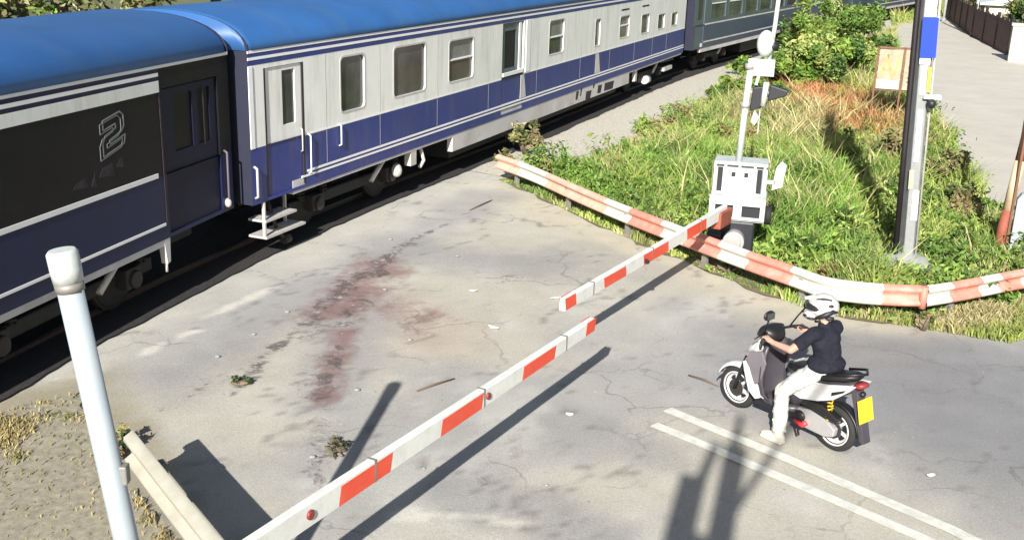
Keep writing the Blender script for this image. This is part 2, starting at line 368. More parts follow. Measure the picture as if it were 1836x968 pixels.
# red-brown spill and the broken dark streaks that run down from it
n6 = fbm(X, Y, 5.5, 61, 4)
MK = np.zeros(X.shape+(3,))
def addm(ch, a, b, w, k, rough_=.5):
    da, t = seg_d(X, Y, a, b); MK[..., ch] = np.maximum(MK[..., ch], k*(1-sstep(.0, w, da+rough_*w*(n3-.5))))
addm(0, (-2.0,16.0), (-2.35,13.7), .85, .80); addm(0, (-2.1,13.0), (-2.05,11.0), .40, .70); addm(0, (-2.0,14.4), (-1.2,13.6), .9, .40); addm(0, (-2.5,14.8), (-2.7,13.6), .5, .6)
C = mix(C, np.array([.40,.32,.27]), .55*(1-sstep(.1,1.1,seg_d(X, Y, (-1.9,14.2), (-.9,12.9))[0]+.9*(n2-.5))))
C = mix(C, asp*1.15, .6*(1-sstep(.1,.8,seg_d(X, Y, (-2.1,14.3), (-2.0,10.9))[0]+.6*(n2-.5))))
for a, b, w, k in (((-2.3,15.2),(-2.75,13.0),.55,.62),((-2.75,13.0),(-3.0,11.8),.22,.75),((-1.75,17.1),(-2.4,14.6),.50,.68),((-2.15,14.6),(-2.15,13.2),.5,.55),((-2.1,12.4),(-2.1,11.0),.30,.66),((-1.95,10.7),(-1.75,9.0),.35,.55),((-2.9,12.4),(-3.1,11.0),.30,.62),((-1.1,18.6),(-2.0,16.8),.22,.6),((-3.25,11.7),(-3.75,10.3),.22,.5),((-.3,9.2),(.9,8.5),.5,.36),((-1.6,12.0),(-1.2,10.6),.4,.36),((-2.4,12.0),(-2.35,11.2),.2,.5)): addm(1, a, b, w, k, .9)
for a, b in (((-4.05,13.4),(-3.4,14.7)),((-4.4,12.1),(-4.0,12.9)),((-5.25,10.9),(-4.8,11.6))):
    da, t = seg_d(X, Y, a, b); C = mix(C, [.58,.56,.50], (1-sstep(0,.10,da+.3*(n6-.5)))*.8)
C = mix(C, [.60,.58,.50], (1-sstep(0,.10,seg_d(X, Y, (-.9,8.6), (.2,8.55))[0]+.5*(n3-.5)))*.7)
# fine cracks
cr = np.abs(fbm(X, Y, .45, 77)-.5); C = mix(C, dark*1.4, (1-sstep(.0,.008,cr))*.55)
cr = np.abs(fbm(X, Y, .9, 91, 4)-.5); C = mix(C, dark*1.6, (1-sstep(.0,.007,cr))*.35*sstep(.45,.6,n1))
# the dry dirt of the lower left corner spreads over the edge of the paving
edge = np.array([(-7,10.3),(-5.6,10.6),(-4.6,11.6),(-4.0,10.6),(-3.5,9.7),(-2.3,8.15),(-.6,5.8),(2,2.2)])
dd = np.min([seg_d(X, Y, edge[i], edge[i+1])[0] for i in range(len(edge)-1)], axis=0)
ins = inpoly(X, Y, [tuple(p) for p in edge]+[(2,-6.5),(-9.5,-6.5),(-9.5,10.3)]); sdv = np.where(ins, dd, -dd)
C = mix(C, np.array([.30,.27,.20]), sstep(-.25,.25,sdv+.7*(n3-.5)+.5*(n2-.5)))
C *= (.88+.24*n3)[..., None]
Zr = -.004+.010*(n1-.5)+.004*(n3-.5)
nx, ny = X.shape; idx = np.arange(nx*ny).reshape(nx, ny)
F = np.stack([idx[:-1,:-1], idx[1:,:-1], idx[1:,1:], idx[:-1,1:]], -1).reshape(-1, 4)
road = np_mesh('road', np.stack([X, Y, Zr], -1).reshape(-1, 3), F, M['road'], C.reshape(-1, 3), smooth=True); road['kind'] = 'structure'
am = road.data.color_attributes.new('Mask', 'FLOAT_COLOR', 'POINT'); m4 = np.ones((nx*ny, 4), np.float32); m4[:, :3] = MK.reshape(-1, 3); am.data.foreach_set('color', m4.ravel())

# guardrail line of the far road edge (ground points)
GZ = .26
far_px = [(893,303),(955,326),(1060,374),(1150,412),(1250,451),(1350,489),(1420,514),(1475,534),(1530,543),(1590,548),(1648,550)]
far_rail = [gp(x, y, GZ) for x, y in far_px]
right_px = [(1654,551),(1720,540),(1780,528),(1836,517),(1990,490),(2200,440)]
right_rail = [gp(x, y, GZ) for x, y in right_px]

# grass triangle (soil under the grass)
edge_track = offset_line(FL, 1.9)
et = [p for p in edge_track if p.y > 24.2 and p.y < 100]
GRASS = [(p.x-.02, p.y+.05) for p in far_rail[1:]]+[(p.x, p.y+.05) for p in right_rail[1:4]]+[(8.9,17.6),(9.3,20),(9.9,23.1),(12.1,31.3),(17.4,50.5),(24.0,72),(30,92)]+[(p.x, p.y) for p in et[::-1]]+[(far_rail[0].x, far_rail[0].y+.1)]
def rough_poly(P, amp, step=.35, seed=1):
    r = random.Random(seed); out = []
    for i in range(len(P)):
        a = Vector((*P[i][:2], 0)); b = Vector((*P[(i+1) % len(P)][:2], 0)); n = max(1, int((b-a).length/step)); d = (b-a).normalized() if (b-a).length else Vector((1,0,0))
        for k in range(n): out.append(a.lerp(b, k/n)+Vector((d.y, -d.x, 0))*r.uniform(-amp, amp))
    return out
def poly_sheet(name, P, z, m):
    mb = MB(); mb.add([(p[0], p[1], z) for p in P], [tuple(range(len(P)))]); o = mb.build(name, m); o['kind'] = 'structure'
    bm = bmesh.new(); bm.from_mesh(o.data); bmesh.ops.triangulate(bm, faces=bm.faces); bm.to_mesh(o.data); bm.free(); return o
bal = MB(); o1, o2 = offset_line(FL, 2.3), offset_line(FL, -8)
def cut(L): return [p for p in L if .62*p.x*1.258+.62*p.y > 13.35]
o1, o2 = cut(o1), cut(o2); nn_ = min(len(o1), len(o2)); o2 = o2[-nn_:]; o1 = o1[-nn_:]; o1 = [Vector((-.32,22.35,0))]+o1; o2 = [Vector((-8.5,28.5,0))]+o2
strip(bal, o1, o2, .010); struct('ballast', bal, M['ballast'])
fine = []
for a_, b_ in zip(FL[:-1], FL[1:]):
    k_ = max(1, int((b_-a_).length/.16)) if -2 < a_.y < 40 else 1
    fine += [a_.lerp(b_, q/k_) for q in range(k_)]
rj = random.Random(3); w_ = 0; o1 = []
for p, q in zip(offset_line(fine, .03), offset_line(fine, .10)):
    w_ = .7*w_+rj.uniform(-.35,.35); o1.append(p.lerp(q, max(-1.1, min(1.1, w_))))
tb = MB(); strip(tb, o1, offset_line(fine, -2.95), .026); struct('track_bed_shade', tb, M['trackshade'])  # dark sheet out to the coach faces, standing in for the train's ground shadow
poly_sheet('grass_verge', rough_poly(GRASS, .10), .016, M['soil'])
# street that runs off to the upper right
st = [gp(1596,0), gp(1583,60), gp(1572,110), gp(1590,200), gp(1640,240), gp(1690,285), gp(1745,345), gp(1790,400), gp(1836,452), gp(2100,600), gp(2600,560), gp(2300,160), gp(1836,104), gp(1740,68), gp(1690,18), gp(1680,-8)]
poly_sheet('street', [(p.x, p.y) for p in st], .022, M['street'])
# dry dirt at the lower left, behind the near guardrail
dirt = [(-8.9,9.9),(-7,9.9),(-5.7,10.0),(-4.75,10.9),(-4.45,10.5),(-3.95,9.5),(-2.75,7.95),(-1.0,5.5),(1,2.5),(1,-5),(-8.9,-5)]
poly_sheet('dirt_verge', rough_poly(dirt, .09, .12, seed=4), .014, M['drydirt'])
# rails
rl = MB()
for d in (-.68, -2.16):
    A = offset_line(FL, d); 
    for a, b in zip(A[:-1], A[1:]): rl.bar(a+Vector((0,0,.03)), b+Vector((0,0,.03)), .07, .10)
struct('rails', rl, M['steelrail'])
# double centre line
mk = MB()
for pts, w in (([(1196,735),(1300,778),(1400,819),(1500,862),(1600,905),(1700,948),(1800,992)]  , .15), ([(1172,762),(1280,806),(1400,857),(1520,908),(1654,966),(1760,1012)], .14)):
    P = [gp(*q) for q in pts]; e_ = (P[-1]-P[-2]).normalized(); P += [P[-1]+e_*2+Vector((.15,.25,0)), P[-1]+e_*4.5+Vector((.7,1.2,0)), P[-1]+e_*7+Vector((2.0,3.0,0))]; P = smoothline(P, 6); strip(mk, offset_line(P, w/2), offset_line(P, -w/2), .012)
struct('road_marking', mk, M['paint_white'])

# ------------------------------------------------------------------ train
def wall_with_holes(mb, s0, s1, z0, z1, holes, x=0, t=.05, mi=0):
    ss = sorted({s0, s1, *[h[0] for h in holes], *[h[1] for h in holes]}); zs = sorted({z0, z1, *[h[2] for h in holes], *[h[3] for h in holes]})
    for a, b in zip(ss[:-1], ss[1:]):
        for c, d in zip(zs[:-1], zs[1:]):
            m_ = ((a+b)/2, (c+d)/2)
            if any(h[0] < m_[0] < h[1] and h[2] < m_[1] < h[3] for h in holes): continue
            mb.add([(x,a,c),(x,b,c),(x,b,d),(x,a,d)], [(0,1,2,3)], mi)
    for h in holes:
        a, b, c, d = h
        mb.add([(x,a,c),(x,b,c),(x,b,d),(x,a,d),(x-t,a,c),(x-t,b,c),(x-t,b,d),(x-t,a,d)], [(0,1,5,4),(1,2,6,5),(2,3,7,6),(3,0,4,7)], mi)
def rrect(a, b, c, d, r, n=4):
    P = []
    for (cx, cy, a0) in ((b-r,d-r,0),(a+r,d-r,90),(a+r,c+r,180),(b-r,c+r,270)):
        for k in range(n+1): t = R(a0+90*k/n); P.append((cx+r*math.cos(t), cy+r*math.sin(t)))
    return P
def ring_frame(mb, a, b, c, d, w, r, x0, x1):
    'rounded frame ring in the plane x, from x0 (back) to x1 (front)'
    O = rrect(a-w, b+w, c-w, d+w, r+w*.6); I = rrect(a+w*.3, b-w*.3, c+w*.3, d-w*.3, r); n = len(O)
    vs = [(x1,*p) for p in O]+[(x1,*p) for p in I]+[(x0,*p) for p in O]+[(x0,*p) for p in I]; fs = []
    for i in range(n):
        j = (i+1) % n; fs += [(i,j,n+j,n+i),(i,2*n+i,2*n+j,j),(n+i,n+j,3*n+j,3*n+i)]
    mb.add(vs, fs)
WID = 2.84
def roof_profile(z0=3.225, h=.52, n=18, e=2.25):
    P = []
    for k in range(n+1):
        a = PI*k/n; c, s = math.cos(a), math.sin(a)
        P.append((-WID/2+math.copysign(abs(c)**(2/e), c)*(WID/2+.02), z0+h*abs(s)**(2/e)))
    return P
def window(coach, a, b, c, d, split=None, pale=None, fm='line', r=.07):
    f = MB(); ring_frame(f, a, b, c, d, .024, r, -.035, .005); fo = f.build('window', M[fm], coach)
    p = MB(); p.box(-.052, -.04, a, b, c, d if split is None else split); p.build('pane', M['glass'], fo)
    if split is not None:
        p = MB(); p.box(-.052, -.04, a, b, split+.03, d); p.build('upper_pane', M[pale or 'glasspale'], fo)
        p = MB(); p.box(-.045, -.012, a, b, split, split+.03); p.build('divider', M['line'], fo)
    return fo
def bogie(coach, s):
    g = MB()
    g.box(-.52, -.38, s-1.9, s+1.9, .42, .62); g.box(-2.46, -2.32, s-1.9, s+1.9, .42, .62); g.box(-2.3, -.54, s-.35, s+.35, .40, .68)
    bo = g.build('bogie', M['under'], coach, .03)
    for y in (s-1.25, s+1.25):
        for x in (-.62, -2.16):
            w = MB(); w.tube([(x-.07,y,.50),(x+.06,y,.50)], .45, 28); w.tube([(x-.02,y,.50),(x+.075,y,.50)], .40, 28); w.tube([(x+.07,y,.50),(x+.12,y,.50)], .13, 16)
            w.build('wheel', M['undermetal'], bo)
        ab = MB(); ab.box(-.40, -.22, y-.16, y+.16, .38, .66); ab.tube([(-.24,y,.50),(-.17,y,.50)], .12, 16); ab.build('axle_box', M['undermetal'], bo, .02)
        for k in (-.34, .34):
            sp = MB(); hx = [(-.36+.075*math.cos(t*.5*PI), y+k+.075*math.sin(t*.5*PI), .62+.24*t/16) for t in range(17)]; sp.tube(hx, .018, 6); sp.tube([(-.36,y+k,.6),(-.36,y+k,.9)], .03, 8); sp.build('spring', M['undermetal'], bo)
    d = MB(); d.tube([(-.26,s+.55,.52),(-.20,s+1.0,.92)], .045, 10); d.build('damper', M['lightmetal'], bo)
    return bo
def coach_shell(root, L, lo, up, holes_lo, holes_up, mlo, mup, stripes=True, top=3.0, y0=0.0, end_mat=None, belt=1.80, bottom=.95):
    a = MB(); wall_with_holes(a, y0, L, bottom, belt, holes_lo); a.add([(-WID,y0,bottom),(-WID,L,bottom),(-WID,L,belt),(-WID,y0,belt)], [(0,1,2,3)])
    a.add([(0,y0,bottom),(-WID,y0,bottom),(-WID,L,bottom),(0,L,bottom)], [(0,1,2,3)]); a.build('lower_wall', M[mlo], root)
    b = MB(); wall_with_holes(b, y0, L, belt, 3.225, holes_up); b.add([(-WID,y0,belt),(-WID,L,belt),(-WID,L,3.225),(-WID,y0,3.225)], [(0,1,2,3)]); b.build('upper_wall', M[mup], root)
    # inner lining so that open windows look into a dark saloon
    c = MB(); c.box(-WID+.03, -.06, y0+.02, L-.02, bottom+.02, 3.2); c.build('interior_lining', M['blackband'], root)
    P = roof_profile(); rf = MB(); n = len(P)
    ys = [y0-.02, y0+.10, L-.10, L+.02]; rings = []
    for k, yy in enumerate(ys):
        sc = .965 if k in (0, 3) else 1
        rings.append([(-WID/2+(p[0]+WID/2)*sc, yy, 3.225+(p[1]-3.225)*sc) for p in P])
    rf.loft(rings); ro = rf.build('roof', M['roofblue'], root)
    for yy, sgn in ((y0-.004, -1), (L+.004, 1)):
        e = MB()
        pts = [(0,bottom),(0,3.225)]+[(p[0], p[1]-.01) for p in P]+[(-WID,bottom)]
        vs = [(p[0], yy, p[1]) for p in pts]; e.add(vs, [tuple(range(len(vs)))]); e.build('end_wall', M['bellows'], root)
    for yy, s in ((y0, -1), (L, 1)):
        g = MB(); xs = -WID/2
        g.box(xs-.62, xs+.62, min(yy, yy+s*.36), max(yy, yy+s*.36), 1.1, 3.15); g.build('gangway', M['bellows'], root, .05)
        for dx in (-.87, .87):
            bf = MB(); bf.tube([(xs+dx,yy,1.05),(xs+dx,yy+s*.30,1.05)], .09, 14); bf.tube([(xs+dx,yy+s*.30,1.05),(xs+dx,yy+s*.35,1.05)], .20, 20); bf.build('buffer', M['undermetal'], root)
    return ro
def stripe(root, a, b, c, d, m='line', x=.004, name='stripe'):
    s = MB(); s.box(-.01, x, a, b, c, d); return s.build(name, M[m], root)
def coach_at(B, h, label):
    return thing('passenger_coach', label, 'railway coach', B, -R(h), 'coaches of the passing train')

# --- coach with the cream window band
c2 = coach_at(B2, H2, 'blue roofed coach with cream window band and blue lower side, middle of the train')
wins = [(2.50,3.28,1.99,2.90,None),(4.30,5.55,2.01,2.90,None),(6.55,7.70,2.02,2.84,2.44),(12.05,13.08,2.06,2.88,2.46),(15.52,15.96,1.98,2.70,None),(17.72,18.66,2.02,2.64,2.36),(19.92,20.78,1.99,2.56,None),(21.80,22.60,1.99,2.46,None),(23.48,24.22,1.99,2.42,None)]
door_a = (.38,1.40); door_b = (9.20,10.44)
coach_shell(c2, L2, None, None, [(door_a[0],door_a[1],1.0,1.80),(door_b[0],door_b[1],1.0,1.80)], [w[:4] for w in wins]+[(door_a[0],door_a[1],1.80,2.94),(door_b[0],door_b[1],1.80,3.0)], 'carblue', 'carwhite')
stripe(c2, 0, L2, 3.185, 3.225, 'line', .012); stripe(c2, 0, L2, 3.125, 3.185, 'carblue', .004); stripe(c2, 0, L2, 3.085, 3.125, 'line', .010); stripe(c2, 0, L2, 3.01, 3.085, 'carblue', .003)
stripe(c2, 1.42, door_b[0]-.03, 1.785, 1.815, 'line'); stripe(c2, door_b[1]+.03, L2, 1.785, 1.815, 'line')
stripe(c2, 1.46, L2, 1.19, 1.225, 'line', .008); stripe(c2, 1.30, L2, 1.12, 1.15, 'line', .010)
for i, w in enumerate(wins):
    window(c2, *w[:4], split=w[4], r=.09 if i < 6 else .06, fm='skirt')
# front door in two colours
d = MB(); wall_with_holes(d, door_a[0]+.025, door_a[1]-.025, 1.80, 2.93, [(.86,1.20,2.03,2.86)], x=-.02, t=.03); do = d.build('door', M['carwhite'], c2)
e = MB(); e.box(-.05, -.02, door_a[0]+.025, door_a[1]-.025, 1.0, 1.797); e.build('lower_door_panel', M['carblue'], do)
for s_ in (door_a[0]+.012, door_a[1]-.012):
    e = MB(); e.box(-.03, .003, s_-.02, s_+.02, 1.02, 2.94); e.build('door_seam', M['rubber'], do)
e = MB(); e.box(-.055, -.045, .86, 1.20, 2.03, 2.86); e.build('door_pane', M['glass'], do)
e = MB(); e.tube([(.0,1.30,1.55),(.03,1.30,1.57),(.03,1.30,1.9),(.0,1.30,1.92)], .012, 8); e.build('door_handle', M['lightmetal'], do)
for s_, z0, z1 in ((1.50,1.16,1.80),(2.42,1.45,1.82)):
    e = MB(); e.tube([(0,s_,z0),(.05,s_,z0+.03),(.05,s_,z1-.03),(0,s_,z1)], .013, 8); e.build('handrail', M['line'], c2)
e = MB(); e.tube([(0,.06,1.05),(.05,.06,1.08),(.05,.06,1.50),(0,.06,1.53)], .020, 8); e.build('handrail', M['skirt'], c2)
e = MB(); e.box(-.005,.014,-.004,.09,1.80,3.0); e.build('corner_strip', M['line'], c2)
# luggage door half way along
d = MB(); wall_with_holes(d, door_b[0]+.02, door_b[1]-.02, 1.82, 2.98, [(9.42,10.06,2.0,2.82)], x=-.04, t=.03); do = d.build('door', M['greycar'], c2)
e = MB(); e.box(-.05, -.02, door_b[0]+.02, door_b[1]-.02, 1.0, 1.815); e.build('lower_door_panel', M['carblue'], do)
e = MB(); e.box(-.075, -.065, 9.42, 10.06, 2.0, 2.82); e.build('door_pane', M['glasspale'], do)
stripe(c2, 10.18, 10.30, 1.86, 2.98, 'line', -.03, 'door_post'); stripe(c2, 10.56, 10.82, 1.82, 3.0, 'line', .012, 'door_post'); stripe(c2, 9.24, 10.40, 1.84, 1.92, 'line', .02, 'door_sill')
for s_, w in ((10.3,.35),(15.65,.45)):
    p = MB(); p.prism([(s_,1.24),(s_+w,1.24),(s_+w*.6,1.77),(s_+w*.05,1.77)], lambda q: (-.006,*q), lambda q: (.003,*q)); p.build('scuff_patch', M['greycar'] if False else M['skirt'], c2)
# black soot marks above two of the small windows
for s_ in (17.8, 19.9):
    p = MB(); p.box(-.01, .004, s_, s_+.75, 2.80, 2.845); p.build('vent_slot', M['blackband'], c2)
for s_ in (2.05,3.80,6.05,8.5,11.3,14.4,16.9,19.3,21.3,23.0):
    e = MB(); e.box(-.01,.0022,s_-.006,s_+.006,1.24,2.99); e.build('panel_seam', M['motor'], c2)
# skirts
sk = MB(); sk.box(-.10, -.012, 1.06, 6.78, .90, 1.115); sk.build('side_sill', M['skirt'], c2)
sk = MB(); sk.box(-.14, -.012, 6.78, 19.0, .585, 1.115); sk.build('skirt', M['skirt'], c2, .01)
sk = MB(); sk.box(-.10, -.012, 19.0, 25.2, .90, 1.115); sk.build('side_sill', M['skirt'], c2)
gr = MB()
for k, (a, b, zz) in enumerate(((14.2,14.35,.8),(14.55,14.62,.86),(15.0,15.4,.70),(15.6,15.7,.95),(16.0,16.3,.75),(16.6,17.4,.74))):
    gr.prism([(a,zz-.1),(b,zz-.12),(b+.1,zz+.1),(a+.05,zz+.12)], lambda q: (-.02,*q), lambda q: (-.009,*q))
gr.build('mauve_marks', M['smudge'], c2)  # graffiti strokes on the skirt
un = MB(); un.box(-2.5, -.3, 7.2, 18.6, .35, .95); un.build('underfloor_equipment', M['under'], c2)
bogie(c2, 3.35); bogie(c2, 21.9)
pi = MB(); pi.box(-.16,-.02,5.0,5.22,.62,.90); pi.tube([(-.1,5.5,.92),(-.07,5.62,.62),(-.1,5.5,.50)], .04, 8); pi.build('brake_hanger', M['lightmetal'], c2)
for s_ in (4.62,):
    b_ = MB(); b_.ell((-.12, s_, .60), (.10,.11,.13)); b_.build('air_reservoir', M['lightmetal'], c2)
b_ = MB(); b_.box(-.14,-.05,19.75,19.95,.55,.9); b_.tube([(-.1,21.0,.45),(-.1,21.35,.45)], .13, 12); b_.box(-.2,-.05,23.2,24.2,.5,.62); b_.build('brake_hanger', M['lightmetal'], c2)
stp = MB(); 
for z in (.66, .40): stp.box(-.30, .03, .26, 1.32 if z < .5 else 1.08, z-.035, z)
stp.bar((-.02,.28,.38),(-.02,.28,.95),.03,.05); stp.bar((-.28,1.2,.38),(-.28,1.2,.95),.03,.05); stp.build('step', M['lightmetal'], c2)
hd = MB(); hd.tube([(-.15,.95,.16),(-.15,1.1,.16)], .07, 12); hd.tube([(-.18,.6,.9),(-.16,.8,.35),(-.15,1.0,.16)], .03, 8); hd.build('brake_hose', M['undermetal'], c2)

# --- dark coach at the left
L1 = 25.0; Y1 = -L1-.12
c1 = coach_at(B1, H1, 'dark navy coach with black window band and outlined numeral, nearest coach at the left edge')
seat_w = [(-4.15-1.9*k-1.45, -4.15-1.9*k, 2.0, 2.78) for k in range(1, 10)]
coach_shell(c1, -.12, None, None, [(-1.80,-.42,1.0,1.80)], [(-1.80,-.42,1.80,2.92)]+[(a,b,c,d_) for a, b, c, d_ in seat_w], 'navy', 'blackband', y0=Y1)
for a, b, c, d_ in seat_w: window(c1, a, b, c, d_, fm='rubber')
stripe(c1, Y1, -.12, 3.185, 3.225, 'line', .012); stripe(c1, Y1, -1.86, 3.085, 3.13, 'line', .010); stripe(c1, Y1, -1.86, 3.13, 3.185, 'navy', .004); stripe(c1, Y1, -1.86, 3.03, 3.085, 'navy', .004)
stripe(c1, Y1, -1.86, 2.885, 3.03, 'carwhite', .010); stripe(c1, Y1, -2.0, 1.795, 1.855, 'line', .010); stripe(c1, Y1, -1.9, 1.135, 1.17, 'line', .010)
sk = MB(); sk.box(-.12, -.012, Y1+1, -1.90, .86, 1.13); sk.build('side_sill', M['skirt'], c1)
bk = MB(); bk.prism([(-1.98,1.14),(-1.80,1.14),(-1.83,.62),(-1.90,.60)], lambda q: (-.10,*q), lambda q: (-.004,*q)); bk.tube([(-.05,-1.87,.62),(-.05,-1.87,.48)], .02, 8); bk.build('sill_bracket', M['skirt'], c1)
stripe(c1, -1.87, -1.84, 1.17, 2.95, 'smudge', .008, 'door_edge')
d = MB(); wall_with_holes(d, -1.78, -.44, 1.0, 2.90, [(-1.50,-1.05,2.05,2.80),(-.92,-.60,2.05,2.80)], x=-.028, t=.03); do = d.build('door', M['navydark'], c1)
for a, b in ((-1.50,-1.05),(-.92,-.60)):
    e = MB(); e.box(-.062,-.05,a,b,2.05,2.80); e.build('door_pane', M['blackband'], do)
e = MB(); e.box(-.028,-.022,-.775,-.755,2.02,2.85); e.build('door_seam', M['smudge'], do)
for a in (-.33,):
    e = MB(); e.tube([(0,a,1.05),(.05,a,1.08),(.05,a,1.82),(0,a,1.85)], .018, 8); e.build('handrail', M['greymauve'], c1)
e = MB(); e.ell((.03,-.33,1.08),(.05,.05,.07)); e.build('hand_grip', M['lightmetal'], c1)
# outlined numeral 2 with its slanted shadow outline
num = [(-3.02,2.74),(-2.60,2.82),(-2.52,2.76),(-2.52,2.60),(-2.60,2.52),(-2.88,2.44),(-2.88,2.38),(-2.50,2.47),(-2.54,2.34),(-3.05,2.22),(-3.05,2.42),(-2.98,2.52),(-2.72,2.60),(-2.72,2.66),(-3.02,2.60)]
num = [(-2.86+(a-(-2.78))*.82, 2.52+(b-2.52)*.82) for a, b in num]
lg = MB()
for off, w in ((0,.018),(.06,.010)):
    P = [(p[0]-off*1.0, p[1]-off*.6) for p in num]
    for a, b in zip(P, P[1:]+P[:1]): lg.bar((.003+off*.01,a[0],a[1]), (.003+off*.01,b[0],b[1]), .006, w, up=(0,0,1) if abs(a[0]-b[0]) > abs(a[1]-b[1]) else (0,1,0))
lg.build('numeral', M['logo'], c1)
gr = MB()  # faint mauve marks low on the dark window band
for a, b, c, d_ in ((-3.70,-3.42,1.98,2.12),(-3.36,-3.26,1.95,2.16),(-3.2,-2.9,2.02,2.2),(-2.86,-2.7,2.08,2.24)):
    gr.prism([(a,c+.03),(b,c),(b-.03,d_-.02),(a+.08,d_-.05)], lambda q: (-.006,*q), lambda q: (.003,*q))
gr.build('mauve_marks', M['smudge'], c1)
un = MB(); un.box(-2.5, -.3, -18, -6.5, .35, .95); un.box(-2.3, -.5, -6.4, -.5, .6, .95); un.build('underfloor_equipment', M['under'], c1)
bogie(c1, -3.6); bogie(c1, -21.5)

# --- grey coaches beyond
def grey_coach(B, h, L, label):
    c = coach_at(B, h, label)
    ws = [(1.9+2.15*k, 1.9+2.15*k+1.75, 1.95, 2.85) for k in range(10)]
    coach_shell(c, L, None, None, [(.25,1.2,1.0,1.80)], ws+[(.25,1.2,1.80,2.9)], 'greybluecar', 'greycar', end_mat='greycar')
    for w in ws: window(c, *w, split=2.5, pale='glasspale', fm='greycar', r=.08)
    stripe(c, 0, L, 3.185, 3.225, 'line', .012); stripe(c, 1.3, L, 1.78, 1.83, 'skirt', .008); stripe(c, 1.3, L, 1.14, 1.19, 'skirt', .008)
    d = MB(); d.box(-.06,-.03,.27,1.18,1.0,2.88); do = d.build('door', M['greycar'], c); e = MB(); e.box(-.045,-.024,.5,.95,2.0,2.75); e.build('door_pane', M['glass'], do)
    sk = MB(); sk.box(-.12,-.012,1.0,L-.5,.80,1.13); sk.build('side_sill', M['skirt'], c)
    un = MB(); un.box(-2.5,-.25,6.8,17.8,.32,.95); un.build('underfloor_equipment', M['under'], c)
    bogie(c, 3.3); bogie(c, L-3.3); return c
c3 = grey_coach(B3, H3, L3, 'grey-blue coach coupled behind the cream banded one, passing behind the signal mast')
c4 = dup(c3); c4.location = B4; c4.rotation_euler = (0,0,-R(H4)); c4['label'] = 'farthest grey-blue coach at the top edge, beyond the bushes'

# ------------------------------------------------------------------ guardrails
WP = [(0,-.155),(.015,-.150),(.075,-.115),(.08,-.08),(.02,-.04),(.0,0),(.02,.04),(.08,.08),(.075,.115),(.015,.150),(0,.155)]
def guardrail(root, pts, zc, bands, mats, side=1, sc=1.0):
    L = smoothline(pts, 10); n = len(L); vs = []; k = len(WP)
    s = [0]; 
    for a, b in zip(L[:-1], L[1:]): s.append(s[-1]+(b-a).length)
    mi = []; fs = []
    for i, p in enumerate(L):
        t = (L[min(i+1,n-1)]-L[max(i-1,0)]); t.z = 0; t.normalize(); nn = Vector((t.y,-t.x,0))*side
        for (o, z) in WP: vs.append((p.x+nn.x*o*sc, p.y+nn.y*o*sc, zc+z*sc))
        for (o, z) in WP: vs.append((p.x+nn.x*(o*sc-.006), p.y+nn.y*(o*sc-.006), zc+z*sc))
    mb = MB(); K = 2*k; o0 = 0
    mb.v = vs
    for i in range(n-1):
        b = bands(L[i].lerp(L[i+1], .5))
        for j in range(k-1):
            mb.f.append([i*K+j,(i+1)*K+j,(i+1)*K+j+1,i*K+j+1]); mb.mi.append(b); mb.sm.append(True)
            mb.f.append([i*K+k+j,(i+1)*K+k+j,(i+1)*K+k+j+1,i*K+k+j+1]); mb.mi.append(b); mb.sm.append(True)
        for j in (0, k-1):
            mb.f.append([i*K+j,(i+1)*K+j,(i+1)*K+k+j,i*K+k+j]); mb.mi.append(b); mb.sm.append(False)
    mb.build('beam', mats, root)
    d = .6
    while d < s[-1]:
        i = max(j for j in range(n) if s[j] <= d); i = min(i, n-2); p = L[i].lerp(L[i+1], (d-s[i])/(s[i+1]-s[i])); t = (L[i+1]-L[i]); t.z = 0; t.normalize(); nn = Vector((t.y,-t.x,0))*side
        q = MB(); c = p-nn*.07; q.bar((c.x,c.y,0),(c.x,c.y,zc+.10*sc),.10,.055,up=(nn.x,nn.y,0)); c2_ = p-nn*.02; q.bar((c2_.x,c2_.y,zc-.08),(c2_.x,c2_.y,zc+.08),.08,.05,up=(nn.x,nn.y,0)); q.build('post', M['zinc'], root)
        d += 2.0
reds = [(985,1092,2),(1092,1130,0),(1130,1188,1),(1228,1292,1),(1340,1422,1),(1576,1660,1)]
def fb(p):
    x = pix(p)[0]
    if x < 930: return 2
    if x < 985: return 0
    for a, b, k in reds:
        if a <= x < b: return k
    return 0
g1 = thing('guardrail', 'long red and white guardrail curving past the barrier, from the rails to the concrete pole', 'guardrail', (0,0,0), 0, 'guardrails at the crossing')
guardrail(g1, far_rail, GZ+.155, fb, [M['rwhite'], M['rred'], M['rpeach']])
g2 = thing('guardrail', 'short red and white guardrail leaving the right edge of the picture, at the side street', 'guardrail', (0,0,0), 0, 'guardrails at the crossing')
guardrail(g2, right_rail, GZ+.155, lambda p: 1 if (1695 <= pix(p)[0] < 1748 or 1786 <= pix(p)[0] < 1824 or 1880 < pix(p)[0] < 1950) else 0, [M['rwhite'], M['rred']])
# end plate where the two meet
ep = MB(); p = far_rail[-1]; ep.tube([(p.x+.02,p.y-.05,GZ-.0),(p.x+.02,p.y-.05,GZ+.31)], .05, 10); ep.build('end_terminal', M['rred'], g1)
# near rail at lower left, seen from above
ng = thing('guardrail', 'cream guardrail at the lower left, leading out of the bottom edge past the white post', 'guardrail', (0,0,0), 0, 'guardrails at the crossing')
zt = .62
nr = [gp(238,775,zt), gp(300,852,zt), gp(372,940,zt), gp(460,1045,zt), gp(620,1240,zt)]
guardrail(ng, nr, zt-.15, lambda p: 0, [M['creamrail']], side=1, sc=1.1)

